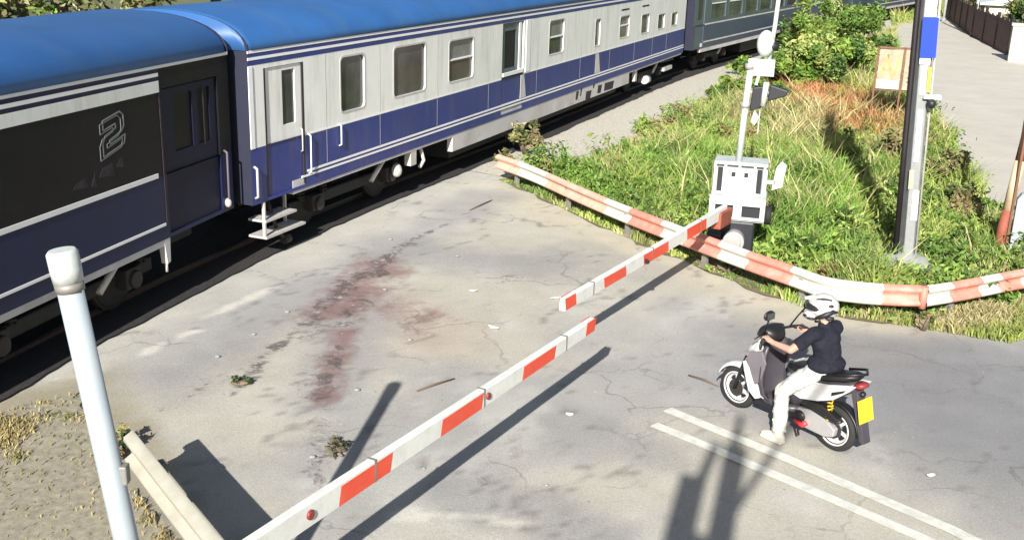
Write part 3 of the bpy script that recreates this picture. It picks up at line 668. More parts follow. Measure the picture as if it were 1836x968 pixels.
# ------------------------------------------------------------------ barriers
def boom_len(P0, D, x):
    a, b = -1.0, 9.0
    for _ in range(50):
        m_ = (a+b)/2
        if pix(P0+D*m_)[0] > x: b = m_     # boom param grows with pixel x
        else: a = m_
    return (a+b)/2
def boom(root, base, tip, h0, h1, w, reds, lamps, zb, ext):
    'base, tip: bottom edge points in plan; extends ext metres behind base'
    D = (tip-base); L = D.length; D.normalize(); N = Vector((D.y,-D.x,0))
    loc = lambda t, n, z: base+D*t+N*n+Vector((0,0,z))
    hh = lambda t: h0+(h1-h0)*max(0, min(1, t/L))
    b = MB(); rings = []
    for t in [-ext]+[L*k/14 for k in range(15)]:
        h = hh(t); rings.append([loc(t,w/2,0), loc(t,w/2,h-.012), loc(t,w/2-.012,h), loc(t,-w/2+.012,h), loc(t,-w/2,h-.012), loc(t,-w/2,0)])
    b.loft(rings, smooth=False); b.build('boom', M['boomwhite'], root)
    for t in (L*.18, L*.52, L*.86):
        q = MB(); h = hh(t)+.004; q.loft([[loc(tt,w/2+.004,-.004), loc(tt,w/2+.004,h), loc(tt,-w/2-.004,h), loc(tt,-w/2-.004,-.004)] for tt in (t-.012, t+.012)], smooth=False); q.build('joint_strap', M['zinc'], root)
    for a, c, lo_, hi in reds:
        h = hh((a+c)/2); sl = h*.75
        for sd in (1, -1):
            q = MB(); P = [(a, h*lo_), (c-sl*.25, h*lo_), (c, h*hi), (a+sl*.25, h*hi)]
            q.prism(P, lambda p: loc(p[0], sd*(w/2-.002), p[1]), lambda p: loc(p[0], sd*(w/2+.003), p[1])); q.build('red_band', M['boomred'], root)
    for t in lamps:
        h = hh(t); q = MB(); c = loc(t, w/2+.012, h*.55); q.tube([loc(t,w/2-.002,h*.5), loc(t,w/2+.014,h*.5), loc(t,w/2+.02,h*.5)], [h*.20,h*.20,h*.15], 18); q.build('lamp', M['lampred'], root)
    return D
zb = .95
b1 = thing('level_crossing_barrier', 'longer lowered barrier boom in the foreground, reaching in from the bottom edge', 'barrier', (0,0,0), 0, 'crossing barriers')
t1 = gp(1060,592,zb); s1 = gp(535,950,zb)
D1 = (t1-s1).normalized()
xs = lambda x: boom_len(s1, D1, x)
D = boom(b1, s1, t1, .19, .145, .075, [(xs(600),xs(697),.0,.84),(xs(783),xs(860),.0,.84),(xs(930),xs(990),.0,.84),(xs(1044),xs(1062),.05,1.0)], [xs(549), xs(868)], zb, 1.75)
# machine that carries it, below the picture
mb_ = MB(); c = s1-D1*2.0; mb_.box(c.x-.25,c.x+.25,c.y-.22,c.y+.22,0,1.15); mb_.build('drive_cabinet', M['sigwhite'], b1, .02)
zb2 = .86
b2 = thing('level_crossing_barrier', 'shorter lowered barrier boom pivoting at the white signal housing across the road', 'barrier', (0,0,0), 0, 'crossing barriers')
t2 = gp(1008,557,zb2); s2 = gp(1292,392,zb2)
D2 = (t2-s2).normalized()
def xs2(x):
    a, b = -1, 9
    for _ in range(50):
        m_ = (a+b)/2
        if pix(s2+D2*m_)[0] < x: b = m_
        else: a = m_
    return (a+b)/2
boom(b2, s2, t2, .19, .15, .075, [(xs2(1262),xs2(1226),.0,.92),(xs2(1194),xs2(1148),.0,.84),(xs2(1118),xs2(1077),.0,.84),(xs2(1028),xs2(1007),.05,1.0)], [], zb2, .15)
cw = MB(); c = s2-D2*.05; cw.bar(c+Vector((0,0,.0))-D2*.25, c+D2*.25, .16, .26); cw.build('boom_clamp', M['rustred'], b2, .02)
kb = MB(); p = s2+D2*xs2(1152)+Vector((.04,-.02,.05)); kb.tube([p, p+Vector((.02,-.05,0))], .03, 10); kb.build('boom_stop', M['sigblack'], b2)

# ------------------------------------------------------------------ crossing signal and its housing
sg = Vector((3.62, 17.05, 0)); rz = R(-14)
sig = thing('crossing_signal', 'white crossing signal mast on a slotted housing behind the far guardrail', 'signal', sg, rz)
q = MB(); q.box(-.34,.30,-.30,.26,0,.655); q.build('pedestal', M['sigblack'], sig, .03)
q = MB(); q.tube([(.0,-.50,.36),(.0,-.28,.36)], .17, 22); q.tube([(-.0,-.53,.36),(.0,-.50,.36)], .12, 18); q.box(-.21,-.03,-.42,-.3,.2,.36); q.build('motor', M['motor'], sig, .012)
q = MB(); q.tube([(-.42,-.40,.42),(-.20,-.40,.42)], .10, 14); q.box(-.46,-.2,-.52,-.34,.26,.40); q.build('gear_case', M['sigblack'], sig, .01)
UPZ = .14
hs = MB(); 
# housing: open slotted frame leaning back
hs.box(-.44,.44,-.34,-.30,.55,.60); hs.box(-.44,.44,-.34,-.30,.78,.90); hs.box(-.44,-.34,-.34,-.30,.60,.78); hs.box(-.06,.08,-.34,-.30,.60,.78); hs.box(.36,.44,-.34,-.30,.60,.78)
hs.box(-.42,.42,-.10,.30,.90,1.40); hs.box(-.44,.44,-.30,.30,.52,.55); hs.box(-.44,-.40,-.30,.30,.55,.90); hs.box(.40,.44,-.30,.30,.55,.90); hs.box(-.44,.44,-.30,.32,.88,.91)
for x in (-.40,-.24,-.02,.22,.37): hs.box(x-.02,x+.025,-.20,-.10,.91,1.42)
hs.box(-.42,.42,-.20,.30,1.40,1.45)
hs.build('housing', M['sigwhite'], sig, .008)
q = MB(); q.box(-.40,.40,-.28,.26,.56,.875); q.box(-.36,-.28,-.108,-.095,.95,1.34); q.box(.26,.34,-.108,-.095,.95,1.34); q.box(-.14,-.08,-.108,-.095,1.2,1.27); q.box(.06,.12,-.108,-.095,1.2,1.27); q.build('opening', M['sigblack'], sig)
q = MB(); q.tube([(.44,-.12,.62),(.54,-.12,.62)], .15, 18); q.build('side_wheel', M['rubber'], sig)
q = MB(); q.prism([(.50,1.0),(.66,1.06),(.70,1.42),(.62,1.48),(.54,1.36)], lambda p: (p[0],.0,p[1]), lambda p: (p[0],.05,p[1])); q.box(.42,.56,.0,.04,1.10,1.16); q.build('side_plate', M['sigwhite'], sig, .006)
q = MB(); q.tube([(-.05,-.06,1.40),(-.03,-.05,2.2),(.0,-.05,3.02)], [.055,.052,.05], 14); q.tube([(.26,-.02,3.0),(.30,0,3.6),(.34,0,4.9)], [.035,.035,.032], 12); q.build('mast', M['sigwhite'], sig)
q = MB(); q.tube([(-.03,-.05,2.30),(-.03,-.05,2.38)], .075, 12); q.build('mast_collar', M['motor'], sig)
q = MB(); q.tube([(-.02,-.05,2.9),(-.02,-.05,2.98)], .07, 12); q.build('mast_collar', M['motor'], sig)
q = MB(); q.box(-.05,.36,-.07,-.03,2.80,3.06); q.build('backboard', M['sigwhite'], sig, .01)
q = MB(); q.ell((.19,-.09,3.30),(.135,.10,.205)); q.build('bell', M['sigwhite'], sig)
q = MB(); q.tube([(.22,-.1,3.28),(.38,-.06,3.26)], .07, 12); q.build('bell_bracket', M['sigblack'], sig)
q = MB(); q.prism([(.04,2.25),(.22,2.32),(.30,2.5),(.30,2.66),(.06,2.62)], lambda p: (p[0],-.10,p[1]), lambda p: (p[0],.06,p[1])); q.prism([(.30,2.42),(.58,2.52),(.60,2.60),(.32,2.68)], lambda p: (p[0],-.10,p[1]), lambda p: (p[0],.08,p[1])); q.build('lamp_head', M['sigblack'], sig, .015)
q = MB(); q.tube([(.24,-.13,2.35),(.26,-.13,2.72)], .045, 10); q.prism([(.08,2.10),(.14,2.04),(.20,2.16),(.12,2.28)], lambda p: (p[0],-.12,p[1]), lambda p: (p[0],-.06,p[1])); q.build('lamp_hood', M['sigwhite'], sig)
q = MB(); q.bar((.10,-.03,2.66),(.14,-.03,2.84),.05,.05); q.bar((.0,-.03,2.55),(.32,-.03,2.55),.04,.04); q.bar((.20,-.03,1.9),(.20,-.03,2.3),.02,.02); q.build('lamp_bracket', M['motor'], sig)

for ch in sig.children:
    if ch.name.split('.')[0] not in ('pedestal','motor','gear_case'): ch.location.z += UPZ

# ------------------------------------------------------------------ concrete pole with the blue sign
pb = gp(1611,480); pl = thing('utility_pole', 'tall grey concrete pole with blue plate and dark pipe, beside the bend of the guardrail', 'pole', pb)
lean = Vector((-.21/4.1, .02, 1.0))
def lp(z, x=0, y=0): return lean*z+Vector((x, y, 0))
q = MB(); rings = []
for z, w in ((0,.30),(2,.31),(4.2,.33),(7.5,.30)):
    c = lp(z); rings.append([(c.x+.02, c.y-.12, z),(c.x+w*.55, c.y-.12, z),(c.x+w*.75, c.y-.02, z),(c.x+w*.75, c.y+.14, z),(c.x+.02, c.y+.14, z)])
q.loft(rings, smooth=False); q.build('shaft', M['concrete'], pl, .012)
q = MB(); q.tube([lp(0,-.08,-.02), lp(2,-.07,-.02), lp(4.2,-.045,-.02), lp(7.4,0,-.02)], .045, 12); q.build('cable_pipe', M['darkpipe'], pl)
q = MB(); q.tube([lp(.1,.23,-.06), lp(7.4,.30,-.06)], .018, 8); q.build('earth_wire', M['lightmetal'], pl)
def plate(z0, z1, x0, x1, m, name, y=-.135, t=.012):
    q = MB(); a = lp(z0); b = lp(z1)
    q.add([(a.x+x0,a.y+y,z0),(a.x+x1,a.y+y,z0),(b.x+x1,b.y+y,z1),(b.x+x0,b.y+y,z1),(a.x+x0,a.y+y+t,z0),(a.x+x1,a.y+y+t,z0),(b.x+x1,b.y+y+t,z1),(b.x+x0,b.y+y+t,z1)],
          [(0,1,2,3),(7,6,5,4),(0,4,5,1),(1,5,6,2),(2,6,7,3),(3,7,4,0)]); return q.build(name, m, pl)
plate(3.34,3.93,.0,.24,M['bluesign'],'sign_plate',-.155); plate(3.24,3.33,.01,.17,M['palepaper'],'bracket_plate'); plate(3.94,4.3,.03,.2,M['palepaper'],'bracket_plate')
plate(2.82,3.2,.15,.21,M['yellowold'],'yellow_band'); plate(2.78,3.22,.05,.13,M['palepaper'],'notice'); plate(1.75,2.55,.05,.125,M['palepaper'],'notice'); plate(.82,1.30,.08,.175,M['palepaper'],'notice'); plate(1.32,1.62,.0,.07,M['rustpale'],'notice')
q = MB(); c = lp(2.72); q.ell((c.x+.22,c.y-.20,2.66),(.07,.08,.075)); q.build('lamp', M['sigblack'], pl)
q = MB(); q.box(c.x+.1,c.x+.36,c.y-.2,c.y-.1,2.73,2.79); q.build('lamp_bracket', M['palepaper'], pl)
q = MB(); c_ = lp(4.9); q.box(c_.x-.32,c_.x+.46,c_.y+.16,c_.y+.5,4.4,6.0); q.build('unseen_shadow_box', M['zinc'], pl, .02)  # unseen box above the view, added to widen the pole's shadow
# concrete lump at its foot
q = MB(); rings = []
for z, r_ in ((0,.36),(.10,.35),(.2,.28),(.26,.12)):
    rings.append([(.08+r_*1.15*math.cos(2*PI*k/14)*(1+.08*math.sin(3*k)), .0+r_*.8*math.sin(2*PI*k/14), z) for k in range(14)])
q.loft(rings); q.build('footing', M['concrete'], pl)

# rusty striped post and the grey marker at the right edge
rp = gp(1786,457); rpo = thing('marker_post', 'leaning rusty red and cream post at the right edge, behind the short guardrail', 'post', rp)
ax = Vector((.09, .02, 1)).normalized()
for z0, z1, m_, nm in ((0,.78,'rustred','lower_band'),(.78,1.62,'rustpale','middle_band'),(1.62,4.6,'rustred','upper_band')):
    q = MB(); q.tube([ax*z0, ax*z1], .085-.002*z0, 16); q.build(nm, M[m_], rpo)
q = MB(); q.box(.08,.12,-.10,.02,.15,2.4); q.build('cable_cover', M['rust'], rpo)
bx = gp(1824,462); bxo = thing('kilometre_stone', 'pale grey concrete marker block standing right of the rusty post, cut by the picture edge', 'marker stone', bx, R(-20))
q = MB(); q.prism([(-.16,0),(.16,0),(.16,1.0),(.06,1.10),(-.10,1.10),(-.16,1.0)], lambda p: (p[0],-.10,p[1]), lambda p: (p[0],.10,p[1])); q.build('stone', M['postwhite'], bxo, .01)
q = MB(); q.box(.02,.09,-.108,-.098,.1,.98); q.build('shadow_line', M['darkpipe'], bxo)  # shadow line on the stone, put in as a dark strip
# metal frame with two notices in the weeds
fr = gp(1572,232); fro = thing('notice_board', 'rusty frame carrying two cream notices with orange marks, in the weeds left of the pole', 'notice board', fr, R(-16))
px_m = FPX/ (fr-CC).dot(CF)
q = MB()
for x in (-.22,.46,1.08): q.bar((x,0,0),(x,0,2.25),.05,.05)
q.bar((-.25,0,2.22),(1.1,0,2.22),.05,.05); q.bar((-.25,0,1.1),(1.1,0,1.1),.04,.04); q.build('frame', M['rust'], fro)
for x0, x1 in ((-.18,.42),(.50,1.04)):
    q = MB(); q.box(x0,x1,-.06,-.035,1.12,2.18); pn = q.build('panel', M['platepale'], fro)
    k = MB()
    if x0 < 0:
        for a, b in (((-.1,1.45),(.05,2.05)),((.05,2.05),(.2,1.45)),((-.04,1.65),(.15,1.65)),((.26,1.5),(.34,2.0))): k.bar((a[0],-.063,a[1]),(b[0],-.063,b[1]),.006,.07,up=(0,0,1) if abs(a[0]-b[0]) > .12 else (1,0,0))
        k.build('orange_mark', M['orange'], pn)
        w = MB(); w.box(-.17,.4,-.064,-.058,1.13,1.36); w.build('white_strip', M['skirt'], pn)
    else:
        for z in (2.05,1.92,1.72,1.45,1.35): k.bar((.6,-.063,z),(.85+.08*math.sin(9*z),-.063,z+.05*math.cos(7*z)),.006,.05)
        k.build('dark_mark', M['inkdark'], pn)

# ------------------------------------------------------------------ white post at the left
top = Vector((-2.44, 5.59, 3.30)); bot = Vector((-2.03, 5.56, 0))
lpo = thing('bollard_post', 'tall white round post with a cap, leaning at the lower left before the train', 'post', bot)
q = MB(); v = top-bot; q.tube([v*0, v*.5, v*.965], .070, 28); q.build('shaft', M['postwhite'], lpo)
q = MB(); q.tube([v*.945, v*.965, v*.995, v*1.0], [.080,.084,.084,.070], 28); q.build('cap', M['sigwhite'], lpo)
q = MB(); q.tube([v*.93, v*.945], .078, 28); q.build('cap_ring', M['zinc'], lpo)
q = MB(); c = v*.60; q.box(c.x+.05,c.x+.10,c.y-.03,c.y+.04,c.z-.08,c.z+.04); q.build('clamp', M['zinc'], lpo, .01)

# tall sign mast behind the camera whose shadow falls on the road
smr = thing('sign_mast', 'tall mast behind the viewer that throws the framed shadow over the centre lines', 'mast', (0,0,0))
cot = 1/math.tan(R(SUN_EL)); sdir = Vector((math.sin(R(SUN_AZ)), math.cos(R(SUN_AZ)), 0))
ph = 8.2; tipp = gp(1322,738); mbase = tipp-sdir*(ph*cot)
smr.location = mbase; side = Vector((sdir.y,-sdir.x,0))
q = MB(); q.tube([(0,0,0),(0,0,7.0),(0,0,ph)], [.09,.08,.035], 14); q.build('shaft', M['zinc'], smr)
q = MB()
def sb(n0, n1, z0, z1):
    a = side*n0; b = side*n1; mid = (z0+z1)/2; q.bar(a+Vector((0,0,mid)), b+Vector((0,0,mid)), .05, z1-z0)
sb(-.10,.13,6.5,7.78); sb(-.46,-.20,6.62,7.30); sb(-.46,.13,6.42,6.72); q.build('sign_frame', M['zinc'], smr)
a = side*-.26
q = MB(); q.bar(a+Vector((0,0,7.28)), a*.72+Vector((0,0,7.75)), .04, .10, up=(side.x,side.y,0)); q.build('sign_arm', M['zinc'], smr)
q = MB(); pa, pb_ = gp(1338,945), gp(1452,690); za, zb_ = 6.3, 7.9
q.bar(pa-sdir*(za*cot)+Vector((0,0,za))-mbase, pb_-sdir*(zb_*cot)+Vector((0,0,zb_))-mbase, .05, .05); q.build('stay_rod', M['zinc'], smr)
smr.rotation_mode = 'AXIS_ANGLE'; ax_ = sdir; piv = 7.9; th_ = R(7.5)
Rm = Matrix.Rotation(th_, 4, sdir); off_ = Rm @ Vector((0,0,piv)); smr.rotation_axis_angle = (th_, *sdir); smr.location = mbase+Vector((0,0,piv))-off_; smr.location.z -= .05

# ------------------------------------------------------------------ scooter
rear = gp(1494,806); front = gp(1322,729); dv = (front-rear); ang = math.atan2(dv.y, dv.x)
sc = thing('motor_scooter', 'white and black scooter with yellow plate, stopped before the lowered boom under its rider', 'scooter', (rear.x, rear.y, .004), ang)
WB = 1.28; RW = .245
def wheel(cx, name):
    t = MB(); t.torus((cx,0,RW), RW-.05, .05, 'y', 40, 12); w = t.build(name, M['tyre'], sc)
    r_ = MB(); r_.torus((cx,0,RW), RW-.083, .030, 'y', 40, 10)
    for sd in (1, -1): r_.torus((cx,sd*.040,RW), RW-.072, .010, 'y', 40, 8)
    for k in range(6):
        a = 2*PI*k/6+.3; r_.bar((cx+.03*math.cos(a), .01, RW+.03*math.sin(a)), (cx+(RW-.10)*math.cos(a), .01, RW+(RW-.10)*math.sin(a)), .03, .025, up=(0,1,0))
    r_.tube([(cx,-.06,RW),(cx,.06,RW)], .04, 14); r_.build('rim', M['rim'], w)
    b_ = MB(); b_.tube([(cx,.048,RW),(cx,.053,RW)], .095, 28); b_.tube([(cx,.05,RW),(cx,.062,RW)], .045, 18); b_.build('brake_disc', M['undermetal'], w)
wheel(0, 'wheel'); wheel(WB, 'wheel')
def sring(x, z, hy, hz, e=2.6, n=20, y=0):
    P = []
    for k in range(n):
        a = 2*PI*k/n; c, s = math.cos(a), math.sin(a)
        P.append((x, y+hy*math.copysign(abs(c)**(2/e), c), z+hz*math.copysign(abs(s)**(2/e), s)))
    return P
def sloft(name, secs, m, par=sc, e=2.6):
    q = MB(); q.loft([sring(*s_, e=e) for s_ in secs]); return q.build(name, M[m], par)
q = MB()
for y in (.075,-.075): q.tube([(WB,y,RW),(WB-.06,y,.46),(WB-.13,y,.66)], [.022,.022,.026], 10)
q.build('front_fork', M['scblack'], sc)
# front mudguard
q = MB(); pr = []
for k in range(13):
    a = R(20+k*11.5); r0 = RW+.035
    pr.append([(WB+r0*math.cos(a), y, RW+r0*math.sin(a)+dz) for y, dz in ((-.065,-.03),(-.055,0),(-.03,.014),(.03,.014),(.055,0),(.065,-.03))]+[(WB+(r0-.008)*math.cos(a), y, RW+(r0-.008)*math.sin(a)+dz) for y, dz in ((.058,-.03),(.05,-.004),(-.05,-.004),(-.058,-.03))])
q.loft(pr); q.build('front_mudguard', M['scwhite'], sc)
# leg shield: outer white shell sweeping from the nose down to the floor
def shield(name, m, pts, t=.03):
    'pts: list of (x, z, half width)'
    q = MB(); rg = []
    for i, (x, z, h) in enumerate(pts):
        rg.append([(x-.10*abs(u)**2.0*(h/.2), u*h, z) for u in (-1,-.8,-.4,0,.4,.8,1)]+[(x-t-.10*abs(u)**2.0*(h/.2), u*h*.96, z) for u in (1,.8,.4,0,-.4,-.8,-1)])
    q.loft(rg); return q.build(name, M[m], sc)
shield('front_shield', 'scwhite', [(.86,.27,.13),(.99,.33,.17),(1.06,.44,.19),(1.08,.56,.20),(1.09,.68,.205),(1.08,.80,.19),(1.03,.93,.14)], .04)
shield('inner_shield', 'scgrey', [(.84,.29,.15),(.93,.36,.20),(.97,.50,.215),(.97,.66,.215),(.96,.82,.19),(.93,.95,.13)], .05)
for sd in (1,-1):
    q = MB(); P = [(1.00,.60),(1.06,.70),(1.02,.80),(.86,.84),(.80,.72),(.84,.50),(.93,.44)]
    q.prism(P, lambda p: (p[0], sd*.185, p[1]), lambda p: (p[0], sd*(.212), p[1])); q.build('side_panel', M['scpurple'], sc, .008)
    q = MB(); P = [(1.10,.56),(1.13,.66),(1.04,.62),(.95,.46),(.86,.32),(.92,.29),(1.02,.36)]
    q.prism(P, lambda p: (p[0]-.03, sd*.150, p[1]), lambda p: (p[0]-.03, sd*.218, p[1])); q.build('side_panel', M['scwhite'], sc, .01)
sloft('nose', [(.98,.82,.13,.06),(1.05,.80,.125,.075),(1.12,.76,.10,.06),(1.17,.72,.055,.03)], 'scwhite')
q = MB(); q.ell((1.10,.065,.69),(.06,.05,.035)); q.ell((1.10,-.065,.69),(.06,.05,.035)); q.build('headlight', M['alu'], sc)
sloft('steering_cover', [(.80,.99,.08,.05),(.89,1.03,.17,.07),(.98,1.02,.15,.06),(1.05,.96,.08,.035)], 'scblack')
q = MB(); q.tube([(.76,.36,1.02),(.83,.24,1.045),(.90,.10,1.03),(.90,-.10,1.03),(.83,-.24,1.045),(.76,-.36,1.02)], .014, 10); hb = q.build('handlebar', M['scblack'], sc)
for sd in (1,-1):
    q = MB(); q.tube([(.75,sd*.375,1.018),(.82,sd*.25,1.043)], .021, 12); q.build('grip', M['rubber'], hb)
    q = MB(); q.tube([(.86,sd*.22,1.05),(.85,sd*.37,1.025)], .008, 8); q.build('brake_lever', M['scblack'], hb)
    q = MB(); q.tube([(.85,sd*.22,1.06),(.80,sd*.26,1.17),(.74,sd*.30,1.28)], .009, 8); mi_ = q.build('mirror', M['scblack'], sc)
    q = MB(); q.ell((.73,sd*.33,1.31),(.026,.085,.055)); q.build('mirror_head', M['scblack'], mi_)
    q = MB(); q.box(.700,.705,sd*.33-.055,sd*.33+.055,1.275,1.345); q.build('mirror_glass', M['glass'], mi_)
# bag / apron between shield and seat
sloft('floorboard', [(.42,.30,.10,.05),(.55,.29,.15,.035),(.80,.29,.15,.035),(.92,.32,.14,.04)], 'scgrey', e=4)
q = MB(); P = [(.34,.22),(.95,.20),(.93,.27),(.36,.28)]; q.prism(P, lambda p: (p[0],-.14,p[1]), lambda p: (p[0],.14,p[1])); q.build('belly_pan', M['scblack'], sc, .01)
# body under the seat
sloft('under_seat_body', [(.58,.46,.10,.16),(.46,.52,.135,.19),(.25,.60,.15,.14),(.05,.67,.145,.10),(-.10,.73,.12,.075),(-.20,.78,.07,.045)], 'scgrey')
for sd in (1,-1):
    q = MB(); P = [(.50,.50),(.36,.48),(.15,.53),(-.02,.60),(-.18,.74),(-.25,.82),(-.14,.80),(.05,.745),(.30,.70),(.46,.68),(.52,.60)]
    q.prism(P, lambda p: (p[0], sd*(.10+.055*max(0,1-abs(p[0]-.25)/.7)), p[1]), lambda p: (p[0], sd*(.125+.055*max(0,1-abs(p[0]-.25)/.7)), p[1])); q.build('side_fairing', M['scwhite'], sc, .01)
    q = MB(); P = [(.0,.68),(-.15,.75),(-.13,.72),(.0,.64)]; q.prism(P, lambda p: (p[0], sd*.15, p[1]), lambda p: (p[0], sd*.166, p[1])); q.build('vent', M['scblack'], sc)
sloft('seat', [(.62,.73,.06,.03),(.52,.755,.12,.05),(.30,.76,.15,.05),(.08,.80,.15,.05),(-.10,.85,.13,.045),(-.20,.88,.07,.03)], 'scblack')
q = MB(); q.tube([(.02,.13,.86),(-.18,.13,.92),(-.27,.0,.93),(-.18,-.13,.92),(.02,-.13,.86)], .014, 8); q.build('grab_rail', M['scblack'], sc)
sloft('tail_light', [(-.19,.79,.085,.04),(-.25,.80,.075,.035),(-.28,.81,.045,.02)], 'lampred')
# engine and transmission along the left side
q = MB(); P = [(.44,.24),(.40,.36),(.22,.40),(.02,.34),(-.07,.28),(-.06,.20),(.05,.16),(.30,.17)]
q.prism(P, lambda p: (p[0],.06,p[1]), lambda p: (p[0],.135,p[1])); q.build('transmission_case', M['alu'], sc, .015)
q = MB(); P = [(.36,.42),(.30,.50),(.10,.50),(-.10,.42),(-.08,.36),(.10,.38)]; q.prism(P, lambda p: (p[0],.06,p[1]), lambda p: (p[0],.16,p[1])); q.build('air_filter_box', M['scblack'], sc, .015)
q = MB(); q.ell((.36,.12,.28),(.075,.05,.065)); q.build('fan_cover', M['scblack'], sc)
q = MB(); q.tube([(.40,.14,.21),(.30,.15,.20),(.26,.14,.24)], .03, 10); q.build('kick_lever', M['red'], sc)
q = MB(); q.tube([(.02+.03*math.cos(t*.6*PI)-.0, .125+.03*math.sin(t*.6*PI), .36+.22*t/20) for t in range(21)], .009, 6); q.build('shock_spring', M['yellow'], sc)
q = MB(); q.tube([(.45,-.12,.26),(.2,-.15,.24),(-.0,-.15,.30),(-.22,-.15,.40)], [.02,.05,.055,.045], 14); q.build('exhaust', M['alu'], sc)
q = MB(); pr = []
for k in range(10):
    a = R(70+k*12); r0 = RW+.04
    pr.append([(r0*math.cos(a), y, RW+r0*math.sin(a)) for y in (-.06,-.03,.03,.06)]+[((r0-.008)*math.cos(a), y, RW+(r0-.008)*math.sin(a)) for y in (.055,-.055)])
q.loft(pr); q.build('rear_mudguard', M['scblack'], sc)
q = MB(); P = [(-.14,.74),(-.22,.74),(-.32,.40),(-.37,.22),(-.32,.22),(-.25,.42)]; q.prism(P, lambda p: (p[0],-.06,p[1]), lambda p: (p[0],.06,p[1])); q.build('plate_bracket', M['scgrey'], sc, .006)
q = MB()
q.add([(-.325,-.12,.44),(-.325,.12,.44),(-.27,.12,.67),(-.27,-.12,.67),(-.335,-.12,.44),(-.335,.12,.44),(-.28,.12,.67),(-.28,-.12,.67)], [(0,1,2,3),(7,6,5,4),(0,4,5,1),(1,5,6,2),(2,6,7,3),(3,7,4,0)])
q.build('number_plate', M['yellow'], sc, .004)
q = MB(); q.ell((-.25,.0,.71),(.03,.035,.03)); q.build('plate_lamp', M['scblack'], sc)
q = MB(); q.bar((.42,.10,.22),(.30,.20,.10),.02,.02); q.build('side_stand', M['scblack'], sc)

# ------------------------------------------------------------------ rider
def capsule(mb, a, b, ra, rb, n=16):
    a = Vector(a); b = Vector(b); mb.tube([a, a.lerp(b,.5), b], [ra,(ra+rb)/2,rb], n); mb.ell(a, (ra,ra,ra), 0, n, 8); mb.ell(b, (rb,rb,rb), 0, n, 8)
def fuse(name, mb, m, parent, vox, it=6, fold=0, fs=.12):
    'one continuous skin from overlapping shapes'
    o = mb.build(name+'_raw', m); md = o.modifiers.new('r', 'REMESH'); md.mode = 'VOXEL'; md.voxel_size = vox; md.use_smooth_shade = True
    sm = o.modifiers.new('s', 'SMOOTH'); sm.factor = .5; sm.iterations = it
    if fold:
        tx = bpy.data.textures.new('folds', 'CLOUDS'); tx.noise_scale = fs; tx.noise_depth = 2
        dm = o.modifiers.new('d', 'DISPLACE'); dm.texture = tx; dm.strength = fold; dm.mid_level = .5
    dg = bpy.context.evaluated_depsgraph_get(); dg.update(); me = bpy.data.meshes.new_from_object(o.evaluated_get(dg)); me.name = name
    old = o.data; bpy.data.objects.remove(o); bpy.data.meshes.remove(old)
    n = bpy.data.objects.new(name, me); COL.objects.link(n); n.parent = parent
    for p in me.polygons: p.use_smooth = True
    return n
rd = thing('person', 'rider in black T-shirt, white trousers and white helmet astride the scooter, left foot down', 'person', (rear.x, rear.y, .004), ang)
hipL, kneL, ankL = Vector((.24,.10,.83)), Vector((.52,.25,.53)), Vector((.45,.33,.10))
hipR, kneR, ankR = Vector((.24,-.10,.83)), Vector((.64,-.17,.66)), Vector((.66,-.15,.40))
pel = Vector((.22,0,.85)); wai = Vector((.21,0,.99)); che = Vector((.25,0,1.13)); nek = Vector((.29,0,1.29)); hed = Vector((.34,0,1.45))
shL, elL, wrL = Vector((.27,.18,1.225)), Vector((.43,.32,1.03)), Vector((.66,.305,1.03))
shR, elR, wrR = Vector((.27,-.18,1.225)), Vector((.43,-.32,1.03)), Vector((.66,-.305,1.03))
bd = MB()
capsule(bd, pel, wai, .135, .12); bd.ell(pel, (.12,.165,.11)); capsule(bd, wai, che, .12, .13); bd.ell(che, (.105,.17,.14)); capsule(bd, che+Vector((.01,0,.06)), nek, .09, .055); capsule(bd, nek, hed-Vector((.02,0,.04)), .053, .055)
bd.ell(hed, (.095,.075,.115)); bd.ell(hed+Vector((.095,0,-.005)), (.02,.015,.025)); bd.ell(hed+Vector((.05,0,-.075)), (.05,.05,.04))
for s_, e_, w_, sd in ((shL,elL,wrL,1),(shR,elR,wrR,-1)):
    capsule(bd, che+Vector((0,sd*.08,.06)), s_, .07, .058); capsule(bd, s_, e_, .052, .040); capsule(bd, e_, wrL if sd > 0 else wrR, .040, .027)
    hnd = w_+Vector((.075,-sd*.008,.012)); capsule(bd, w_, hnd, .028, .030); bd.ell(w_.lerp(hnd,.7), (.045,.040,.022))
    for k, ln in enumerate((.92,1.0,.95,.78)):
        y = hnd.y+sd*(.030-.021*k); b0 = Vector((hnd.x+.015, y, hnd.z+.014)); b1_ = b0+Vector((.036*ln,0,.006)); b2_ = b1_+Vector((.016*ln,0,-.028)); b3_ = b2_+Vector((-.022*ln,0,-.018))
        capsule(bd, b0, b1_, .0095, .009, 8); capsule(bd, b1_, b2_, .009, .0085, 8); capsule(bd, b2_, b3_, .0085, .0075, 8)
    t0 = w_+Vector((.04,-sd*.03,-.004)); t1_ = t0+Vector((.035,-sd*.02,-.018)); t2_ = t1_+Vector((.028,-sd*.002,-.018)); capsule(bd, t0, t1_, .012, .0105, 8); capsule(bd, t1_, t2_, .0105, .0085, 8)
for h_, k_, a_ in ((hipL,kneL,ankL),(hipR,kneR,ankR)):
    capsule(bd, h_, k_, .082, .056); capsule(bd, k_, k_.lerp(a_,.35), .054, .052); capsule(bd, k_.lerp(a_,.35), a_, .052, .036); capsule(bd, a_, a_+Vector((.10,.01,-.055)), .034, .03)
body = fuse('body', bd, M['skin'], rd, .006, 5)
